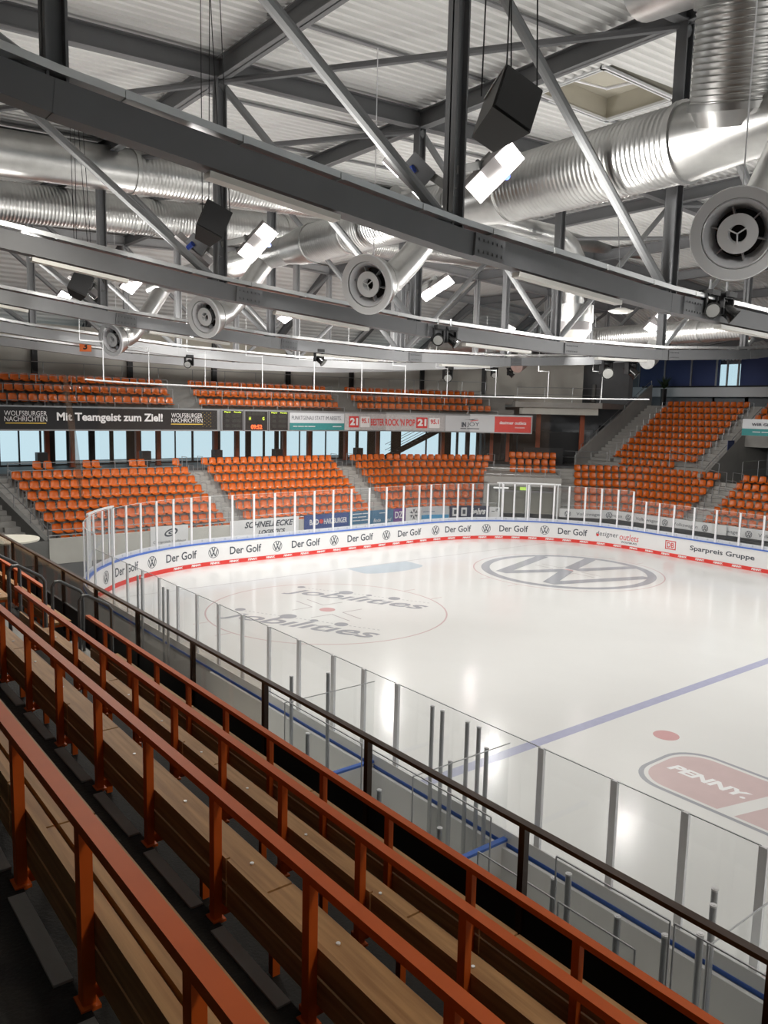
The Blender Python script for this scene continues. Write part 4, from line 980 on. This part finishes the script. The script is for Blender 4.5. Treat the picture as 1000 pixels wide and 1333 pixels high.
def hf(sfun, off=0):
    def f(k):
        x, y, _ = at(.8*k-.3, sfun(k)); x2, y2, _ = at(.8*k+.35, sfun(k)+off); return (x, y, lz(k)), (x2, y2, lz(k)+.0)
    return f
hoops('on the right edge of the left end block', hf(lambda k: 15-3.28-.045*k), range(0, 7))
hoops('on the left edge of the middle end block', hf(lambda k: 15-2.27-.045*k), range(0, 7))
hoops('on the right edge of the middle end block', hf(lambda k: 15+6.78+.072*k), range(0, 7))
hoops('on the left edge of the curved block', hf(lambda k: 23.1+.07*k), range(0, 7))
hoops('on the left edge of the left end block', hf(lambda k: 15-12.66-.16*k), range(0, 6))
hoops('on the right edge of the far side block', hf(lambda k: s_far(.8*k, -7.5)), range(0, 6))
hoops('on the left edge of the rightmost block', hf(lambda k: s_far(.8*k, -8.6)), range(0, 6))
hoops('on the right of the curved block', hf(lambda k: 30.28+.72*k), range(0, 7))
def uf(Y):
    def f(k): X = 21.2+.8*k; return (X-.3, Y, lz(k)), (X+.35, Y, lz(k))
    return f
hoops('beside the upper far block on its left', uf(2.15), range(7, 16)); hoops('beside the upper far block on its right', uf(-4.9), range(7, 16))

def guard(label, pts, bars, every=1.5, m='rail_grey', r=.022, z0=0):
    """pts: 3-D polyline at foot height."""
    pts = [Vector(p) for p in pts]; t = thing('guard_rail', label, 'railing', pts[0], 'grey guard rails of the stands')
    for h_ in bars: MB().path([p+Vector((0, 0, h_)) for p in pts], r, 6).build('rail', m, t)
    L = 0; 
    for a, b in zip(pts, pts[1:]):
        n = max(1, round((b-a).length/every))
        for q in range(n+(1 if b is pts[-1] else 0)): p = a+(b-a)*q/n; MB().tube(p, p+Vector((0, 0, max(bars))), r, 6).build('post', m, t)
    return t
P3 = lambda d, s0, s1, z: [(*p, z) for p in span(d, s0, s1)]
guard('low tube rail on the end wall in front of the left end block', P3(-1.35, 1.9, 11.8, 1.12), (.22, .48), 1.2)
guard('low tube rail on the end wall in front of the middle block', P3(-1.35, 12.7, 22.0, 1.12), (.22, .48), 1.2)
guard('low tube rail on the wall in front of the curved block', P3(-1.35, 23.0, 30.1, 1.12), (.22, .48), 1.2)
guard('low tube rail on the wall in front of the far side block', P3(-1.35, 34.4, 43.5, 1.12), (.25, .5), 1.2)
guard('low tube rail on the wall before the rightmost block', P3(-1.35, 44, 55, 1.12), (.25, .5), 1.2)
for j in range(1, 4):
    for lab, s0, s1 in (('upper left', 0, 11.4), ('upper middle', 12.9, 23.5), ('upper right', 24.9, 35.5)):
        guard(f'tube rail in front of the {nth(j)} seat row of the {lab} balcony block', P3(5.1+.8*j-.42, s0, s1, uz(j)-(.5 if j == 1 else 0)), ((.5, .95) if j == 1 else (.75,)), 1.9)
guard('tube rail behind the top row of the balcony seats', P3(5.1+.8*4, 0, 36.8, uz(4)), (.95,), 2.2)
guard('tube rail at the top of the left end block by the windows', P3(4.5, 1.6, 10.9, lz(6)), (.35, .75), 1.9)
# parapet beside the left stairs
pp = MB(); base = [(-13.0, 4.2, 1.12), (-14.14, 8.5, 3.1), (-14.6, 10.6, 4.15), (-14.6, 12, 4.2)]
for (x, y, z), (x2, y2, z2) in zip(base, base[1:]):
    pp.add([(x, y, -.0), (x2, y2, 0), (x2, y2, z2), (x, y, z), (x-.25, y, 0), (x2-.25, y2, 0), (x2-.25, y2, z2), (x-.25, y, z)], [(0, 1, 2, 3), (7, 6, 5, 4), (3, 2, 6, 7), (0, 3, 7, 4), (1, 5, 6, 2)])
struct('wall_stair_left', pp, 'concrete_dark')
guard('handrail with black top bar on the parapet at far left', [(x-.1, y, z) for x, y, z in base[:3]], (.55,), 1.6)
struct('wall_left_end', MB().prism([(-24, 4.1), (-13.0, 4.1), (-13.0, 4.3), (-24, 4.3)], 0, 1.1), 'concrete_dark')
# sloping concrete parapets and steps of the upper far block
uf_ = MB()
for k in range(6, 17):
    X = 21.2+.8*k; z = lz(k)+(.02*(k-6)); wy0, wy1 = (4.0, -5.9) if k > 6 else (4.0, -5.9)
    uf_.box((X+(-.05 if k < 16 else .9), (wy0+wy1)/2, z-.45), (.8 if k < 16 else 2.6, wy0-wy1, .9))
    if k < 16:
        uf_.box((X+.15, 3.1, z+.11), (.4, 1.7, .23)); uf_.box((X+.15, -5.4, z+.11), (.4, 1.0, .23))
struct('floor_upper_far', uf_, 'concrete')
ub = MB()
for k in range(12, 17):
    X = 21.2+.8*k; ub.box((X+(0 if k < 16 else .9), -13.5, lz(k)+.02*(k-6)-.45), (.8 if k < 16 else 2.6, 15.2, .9))
struct('floor_upper_right', ub, 'concrete')
for yy, nm, dl in ((4.1, 'wall_parapet_left', 0), (-6.0, 'wall_parapet_right', -1.15)):
    a = (25.2, yy, 3.75); z0_, z1_ = 4.9, 10.0
    mb = MB(); t_ = .22
    poly = [(25.0, 3.0), (25.0, 4.4+dl*.5), (25.6, 4.9+dl), (34.2, 10.0+dl), (34.2, 3.0)]
    vs = [(x, yy+e, z) for e in (-t_/2, t_/2) for x, z in poly]; n = len(poly)
    mb.add(vs, [tuple(range(n)), tuple(range(n, 2*n))[::-1]]+[(i, i+n, (i+1) % n+n, (i+1) % n) for i in range(n)]); struct(nm, mb, 'concrete')
    guard(f'handrail on the sloping parapet {"left" if yy > 0 else "right"} of the upper far seats', [(25.6, yy, 4.9+dl), (34.2, yy, 10.0+dl)], (.35,), 2.2)
guard('grey railing round the landing left of the upper far seats', [(24.9, 5.4, 3.75), (24.9, 1.2, 3.9)], (.5, .95), 1.4)
guard('grey railing round the landing in the far side block', [(25.3, -3.6, 4.1), (25.3, -7.2, 3.4)], (.6, 1.15), 1.3)
guard('railing beside the steps left of the rightmost block', [(25.6, -8.6, 3.6), (28, -9.4, 3.75), (30, -9.6, 3.75)], (.6, 1.15), 1.3)
# gate tunnel below the small block
tn = MB()
x0_, y0_, r_ = at(.0, 31.2); 
def facet_box(d0, d1, s0, s1, z0, z1, mb): return strip(mb, span(d0, s0, s1), span(d1, s0+.0, s1+.0), z0, z1)
u = Vector((.7071, -.7071, 0)); nn_ = Vector((.7071, .7071, 0)); C45 = Vector((CX, CY, 0))+nn_*14.0
def q45(a, b): p = C45+u*a+nn_*b; return (p.x, p.y)
def slab(mb, a0, a1, b0, b1, z0, z1): return mb.prism([q45(a0, b0), q45(a1, b0), q45(a1, b1), q45(a0, b1)], z0, z1)
A0, A1 = -2.35, 2.05
tn = MB(); slab(tn, A0-.3, A0, -.8, 7, 0, 3.0); slab(tn, A1, A1+.3, -.8, 7, 0, 3.0); slab(tn, A0-.3, A1+.3, -.8, 7, 2.75, 3.35)
struct('wall_gate', tn, 'concrete'); struct('wall_gate_back', slab(MB(), A0, A1, .55, .7, 0, 2.8), 'concrete_light')
g = thing('tunnel_gate', 'olive-grey double gate in the tunnel mouth behind the rink glass', 'gate', (*q45(0, .4), 0))
for s_ in (0, 1): slab(MB(), A0+.65+s_*1.85, A0+2.45+s_*1.85, .35, .45, .0, 2.25).build('door_leaf', 'gate_grey', g)
slab(MB(), A0+.5, A1, .33, .5, 2.25, 2.4).build('lintel', 'housing', g)
t = thing('exit_sign', 'green exit sign above the tunnel gate behind the rink glass', 'exit sign', (*q45(-.1, .2), 2.5)); slab(MB(), -.25, .2, .15, .2, 2.42, 2.62).build('panel', 'exit_green', t)
t = thing('tube_lamp', 'lit tube lamp under the tunnel roof', 'lamp', (*q45(-1.4, .0), 2.6)); slab(MB(), -2.0, -1.0, .05, .15, 2.5, 2.58).build('tube', 'tube_light', t)
guard('white tube rail in front of the small block over the gate', [(*q45(A0-.2, -.7), 3.35), (*q45(A1+.2, -.7), 3.35)], (.15, .55), 1.0)
# balcony right of the ribbon with grey wall behind
bs = MB(); strip(bs, span(6.5, 37.6, 43.9), span(13, 42, 52), 7.95, 8.35); struct('floor_balcony', bs, 'concrete')
bs = MB(); strip(bs, span(6.9, 38.5, 44), span(7.2, 38.5, 44), 7.45, 7.95); struct('trim_9', bs, 'concrete_light')
guard('thin railing along the open balcony right of the ribbon banners', P3(6.6, 37.8, 43.8, 8.35), (.55, 1.05), 2.2)
ye = lambda d: next(q for q in np.arange(46, 64, .1) if at(d, q)[1] < 4.5)
bw = MB(); strip(bw, span(12.5, 40, ye(12.5)), span(12.8, 40, ye(12.8)), 3.7, 13); struct('wall_corner', bw, 'wall_grey')
for i, (s, d) in enumerate(((41.5, 9), (44.8, 9))):
    x, y, r = at(d, s); tag(MB().box((x, y, 5.8), (.34, .34, 4.2), r).build('corner_column', 'orange_column'), f'tall bright orange column under the open balcony, {("left", "right")[i]} one', 'column', 'orange columns under the balcony')
x, y, r = at(12.4, 47.6)
t = thing('service_door', 'grey glazed double door in the dark wall beneath the open balcony', 'door', (x, y, 3.72)); MB().box((x, y, 5.0), (2.4, .1, 2.5), r).build('frame', 'steel_grey', t)
for q in (-.8, -.3, .3, .8): MB().box((x+q*math.cos(r), y+q*math.sin(r)-.07, 5.1), (.3, .08, 2.0), r).build('glazing', 'ad_grey', t)
x, y, r = at(7.4, 40.6); tag(MB().box((x, y, 4.35), (2.9, .1, 1.2), r).build('dark_screen', 'black'), 'black fabric screen on the concourse left of the small block over the gate', 'screen')
x, y, r = at(12.4, 49.8); tag(MB().box((x, y, 6.2), (1.1, .06, .9), r).build('framed_picture', 'black'), 'dark framed picture on the wall under the balcony', 'picture')
for i, s in enumerate((43.0, 48.6)):
    x, y, r = at(12.3, s); t = thing('wall_lamp', f'pale cylinder object behind the balcony railing, {("left", "right")[i]} one', 'lamp', (x, y, 8.35)); MB().path([(x, y, 8.5), (x, y, 9.9)], .16, 12).build('cylinder', 'alu' if i == 0 else 'box_mid', t, smooth=True); MB().path([(x, y, 8.35), (x, y, 8.5)], .25, 12).build('base', 'black', t)
# upper right lounge windows
lw = thing('lounge_front', 'blue-grey glazed lounge front above the upper far seats', 'glazing', (35.5, -2, 9.6))
MB().box((35.9, -3, 9.5), (.12, 20, .8)).build('sill_panel', 'ad_pale', lw)
for y_ in (-12, -9.6, -7.2, -4.8, -2.35, -1.45, -.55, 1.6, 4.0, 6.4):
    MB().box((35.8, y_, 11.0), (.1, .12, 2.2)).build('mullion', 'steel_grey', lw)
MB().box((36.4, 3.2, 11), (.1, 7.4, 2.3)).box((36.4, -7.1, 11), (.1, 9.8, 2.3)).build('dark_glazing', 'poster_blue', lw)
MB().box((35.8, -3, 9.9), (.2, 18, .12)).box((35.8, -3, 12.2), (.2, 18, .12)).build('transom', 'black', lw)
o = MB().box((37.3, -.95, 10.6), (.02, 2.6, 2.3)).build('window_60', 'glass_window', kind='structure')
t = thing('potted_plant', 'dark leafy potted plant at the left end of the top seat row', 'plant', (34.6, 3.2, 8.34))
MB().path([(34.6, 3.2, 8.34), (34.6, 3.2, 9.7)], [.2, .26], 10).build('pot', 'black', t)
mb = MB()
for q in range(60):
    a, b = random.uniform(0, 6.28), random.uniform(.2, 1.3); p = Vector((34.6, 3.2, 9.7)); e = p+Vector((math.cos(a)*b*.45, math.sin(a)*b*.6, random.uniform(.2, 1.1)))
    s_ = Vector((-math.sin(a), math.cos(a), 0))*.07; mb.add([p, (p+e)/2+s_+Vector((0, 0, .1)), e, (p+e)/2-s_+Vector((0, 0, .1))], [(0, 1, 2, 3)])
mb.build('foliage', 'leaf', t)
# teal banner at the right edge
t = thing('teal_banner', 'white and teal banner on the balcony edge at the right border', 'banner', (25, -9.2, 6.4))
MB().box((25.0, -11.7, 6.95), (.04, 6.0, 1.02)).build('panel', 'ad_pale', t); MB().box((24.97, -11.7, 6.66), (.03, 6.0, .42)).build('stripe', 'teal', t)
text_mb('WIR GEBEN TÄGLICH ALLES', 4.2, .22, plane_map((24.94, -11.4, 7.15), (0, -1, 0), (0, 0, 1)), .02).build('lettering', 'ad_dark', t)
text_mb('––– ––––– –– –––––– ––––', 3.6, .05, plane_map((24.93, -11.2, 6.68), (0, -1, 0), (0, 0, 1)), .01).build('lettering', 'ad_pale', t)
struct('floor_right_balcony', MB().box((29, -13.5, 6.9), (8, 9.6, .9)), 'concrete_dark')
t = thing('blue_notice', 'small dark blue notice on the wall under the right balcony', 'notice', (28.4, -6.1, 5.2)); MB().box((28.6, -6.08, 5.5), (.8, .04, .95)).build('plate', 'poster_blue', t)
t = thing('exit_sign', 'yellow-green exit sign by the bright doorway at the right border', 'exit sign', (27, -9.7, 6.0)); MB().box((27, -9.9, 6.05), (.05, .55, .22)).build('panel', 'exit_green', t)
struct('wall_right_back', MB().box((33, -12.5, 5), (.2, 12, 3)), 'wall_grey')

# ================================================================= NET RAIL
t = thing('net_rail', 'thin white rail for the safety net hanging above the end boards', 'net rail', (0, 0, 8.4))
SR = [-8.2, -7.0, -5.4, -3.5, -1.5]+list(np.arange(0, 13.1, 1.0))+list(np.linspace(14, 26.3, 12))
def nr(s): 
    x, y = rink(s, .25); return (x, y, 8.42)
MB().path([nr(s) for s in SR], .035, 6).build('rail', 'white_metal', t)
for i, s in enumerate(np.arange(-6.5, 26.5, 3.0)):
    x, y, z = nr(s); MB().tube((x, y, z), (x, y, 10.0), .022, 6).beam((x-.9, y, 9.95), (x, y, 9.95), .05, .05).tube((x-.9, y, 9.95), (x-.9, y, 13), .012, 5).build('hanger', 'white_metal', t)
t = thing('safety_net', 'fine brownish safety net behind the end boards, gathered at its left end', 'safety net', (0, .2, 3.3))
mb = MB(); SN = [s for s in SR if -7.1 < s < 21]
for a, b in zip(SN, SN[1:]): mb.add([nr(a), nr(b), (*rink(b, .2)[:2], 3.32), (*rink(a, .2)[:2], 3.32)], [(0, 1, 2, 3)])
mb.build('mesh', 'net', t)
a_ = Vector((-13.4, 0, 8.6)); b_ = Vector((-12.82, 0, 3.36))
mb = MB(); K = 7; NV = 10
for i in range(NV+1):
    f_ = i/NV; c = a_+Vector((1.05*f_, .35*f_, (b_.z-a_.z)*f_)) if False else a_.lerp(b_, f_)
    for k in range(K): mb.v.append(tuple(c+Vector((.16*(k/(K-1)-.5)*(1+.8*math.sin(f_*3.1)), .10*(k % 2), 0))))
for i in range(NV):
    for k in range(K-1): mb.f.append((i*K+k, i*K+k+1, (i+1)*K+k+1, (i+1)*K+k))
mb.build('gathered_edge', 'net_fold', t)

# ================================================================= NEAR STAND
RX = [-23.0+.8*i for i in range(4)]; RZ = [6.35-.46*i for i in range(4)]
terr = MB()
for i in range(-3, 4):
    X = -23.0+.8*i; Zt = 6.35-.46*i-.60       # walkway behind rail i
    terr.box((X-.40, -23, Zt-.6), (.80, 50, 1.2))
terr.box((-19.95, -23, 3.78-.5), (.92, 50, 1.0))
struct('floor_near_stand', terr, 'tread_black')
struct('wall_near_stand_front', MB().box((-19.4, -23, 1.9), (.2, 50, 3.8)), 'concrete_dark')
sn = MB()
for i in range(-2, 4):
    X = -23.0+.8*i; Zt = 6.35-.46*i-.60; [sn.box((X-.035, y_+.40, Zt-.006), (.06, .56, .03)) for y_ in np.arange(-35.24, -8, .76)]
struct('trim_10', sn, 'concrete')
PY = [-34.48+.76*j for j in range(0, 14)]
rowlab = ['nearest', 'second', 'third', 'lowest']
def bench(i, y0, y1, seclab, posts):
    X = -23.0+.8*i; Z = 6.35-.46*i
    rl = ['nearest to the camera', 'second from the camera', 'third from the camera', 'lowest before the barrier'][i]
    t = thing('rail_bench', f'wooden bench row with orange steel rail, {rl}, {seclab}', 'bench', (X, (y0+y1)/2, Z-1.06), 'bench rows of the near stand')
    MB().box((X, (y0+y1)/2, Z-.012), (.052, y1-y0, .034)).build('top_rail', 'orange_paint', t, 'orange handrail')
    for y in posts: MB().box((X, y, Z-.32), (.038, .046, .60)).box((X, y, Z-.60), (.06, .08, .012)).build('post', 'orange_paint', t)
    L = 2.28; ys_ = [y0]; yy = y0
    n = max(1, round((y1-y0)/L)); edges = [y0+(y1-y0)*q/n for q in range(n+1)]
    for a, b in zip(edges, edges[1:]):
        for zz in (-.355, -.475): MB().box((X+.032, (a+b)/2, Z+zz), (.022, b-a-.012, .108)).build('back_board', 'wood', t)
        for dx, wd in ((.125, .13), (.285, .15)): MB().box((X+dx, (a+b)/2, Z-.555), (wd, b-a-.014, .036)).build('seat_plank', 'wood', t)
        bo = MB()
        for y in np.arange(a+.25, b-.1, .76):
            for dx in (.125, .285): bo.path([(X+dx, y, Z-.537), (X+dx, y, Z-.531)], .010, 8)
        bo.build('bolt', 'alu', t, kind='stuff')
    for y in posts: MB().box((X+.18, y+.05, Z-.60), (.36, .04, .05)).box((X+.33, y+.05, Z-.83), (.04, .04, .44)).build('bracket', 'orange_paint', t)
for i in range(4):
    posts = [y for y in PY if y < -24.8]
    bench(i, -36.0 if i else -35.5, -24.75, 'front section', posts)
    bench(i, -22.9, -8.0, 'section beyond the steps', [-22.85+.76*q for q in range(0, 20)])
# steps in the gap
stp = MB()
for i in range(-1, 4):
    X = -23.0+.8*i; Zt = 6.35-.46*i-.60; stp.box((X+.2, -23.8, Zt-.34), (.4, 1.7, .24))
struct('trim_11', stp, 'concrete')
for q, (X, Y, Z, l) in enumerate(((-20.62, -24.5, 4.3, 'right pair, nearer'), (-21.42, -24.5, 4.76, 'left pair, nearer'), (-20.66, -23.5, 4.3, 'right pair, farther'), (-21.46, -23.5, 4.76, 'left pair, farther'))):
    mb = MB().path([(X, Y, Z-.3), (X, Y, Z+.80), (X+.04, Y, Z+.86), (X+.10, Y, Z+.86), (X+.36, Y, Z+.70), (X+.40, Y, Z+.64), (X+.40, Y, Z-.4)], .022, 8, False)
    tag(mb.build('step_handrail', 'hoop_grey', smooth=True), f'dark grey bent tube handrail on the steps at left, {l}', 'handrail', 'bent handrails on the near steps')
# brown barrier
bt = thing('barrier', 'brown steel barrier with dark panels and tinted glass in front of the lowest bench row', 'barrier', (-19.78, -23, 3.78))
XB = -19.8; ZB = 4.84
MB().box((XB, -23, ZB-.012), (.06, 34, .03)).build('top_rail', 'brown_paint', bt)
py_ = [-34.5, -32.8, -31.13, -29.4, -27.68, -26.0, -24.3, -22.65, -21.05, -19.45, -17.8, -16.2, -14.5, -12.8, -11, -9.2, -7.5]
for y in py_: MB().box((XB, y, (ZB+3.78)/2), (.05, .05, ZB-3.78)).build('post', 'brown_paint', bt)
for a, b in zip(py_, py_[1:]):
    MB().box((XB+.01, (a+b)/2, 4.02), (.03, b-a-.05, .46)).build('panel', 'black_panel', bt)
    MB().box((XB, (a+b)/2, 4.265), (.05, b-a-.05, .03)).build('mid_rail', 'black_panel', bt)
    if a > -28: MB().box((XB, (a+b)/2, 4.54), (.010, b-a-.06, .5)).build('glass', 'glass_barrier', bt)
TX, TYY, TZ = -19.05, -14.16, 4.29
# round white table and dark ground beyond at left
t = thing('round_table', 'round cream table top on the walkway at the left edge beyond the barrier', 'table', (TX, TYY, 0))
MB().path([(TX, TYY, TZ-.04), (TX, TYY, TZ)], .70, 40).build('table_top', 'table_white', t, smooth=True); MB().tube((TX, TYY, 0), (TX, TYY, TZ-.04), .10, 12).build('pedestal', 'alu_dark', t)

# ================================================================= AREA LAMPS AND ADDED FILL LIGHT
def area(loc, rot, sx, sy, e, col=(1, .97, .92)):
    ld = bpy.data.lights.new('hall_fill', 'AREA'); ld.shape = 'RECTANGLE'; ld.size = sx; ld.size_y = sy; ld.energy = e; ld.color = col
    o = bpy.data.objects.new('hall_fill', ld); COL.objects.link(o); o.location = loc; o.rotation_euler = rot; return o
# near-stand lamps inferred from bench highlights; the later ones are added fill
for y_ in (-19.3, -10.4): area((-18.4, y_, 12.0), (0, rad(4), 0), .3, 5, 420, (1, .95, .86))
for Y in (-32.6, -23.7, -14.8, -5.9, 3.0):
    for x in (-17, -10.4, -3.7, 3, 9.6):
        area((x, Y+.28, bz(x)+.42), (rad(180), 0, 0), 3.2, .1, UP_W)  # upward fill added on the chord tops, brightens the roof deck
for x in (-8, 4): area((x, .2, 11.2), (rad(48), 0, 0), 5, .25, 200)  # added fill on the end stand, no fixture
area((11.5, -9.5, 11.3), (0, rad(-50), 0), .25, 6, 520)  # fill added to brighten the far stand and its wall banner
area((11.5, -1.5, 11.3), (rad(30), rad(-35), 0), .25, 4, 260)  # more added fill, towards the far corner
area((-19.5, -38, 12.5), (0, rad(6), 0), 1.2, .3, 260, (1, .86, .68))  # unseen warm fill added over the nearest benches
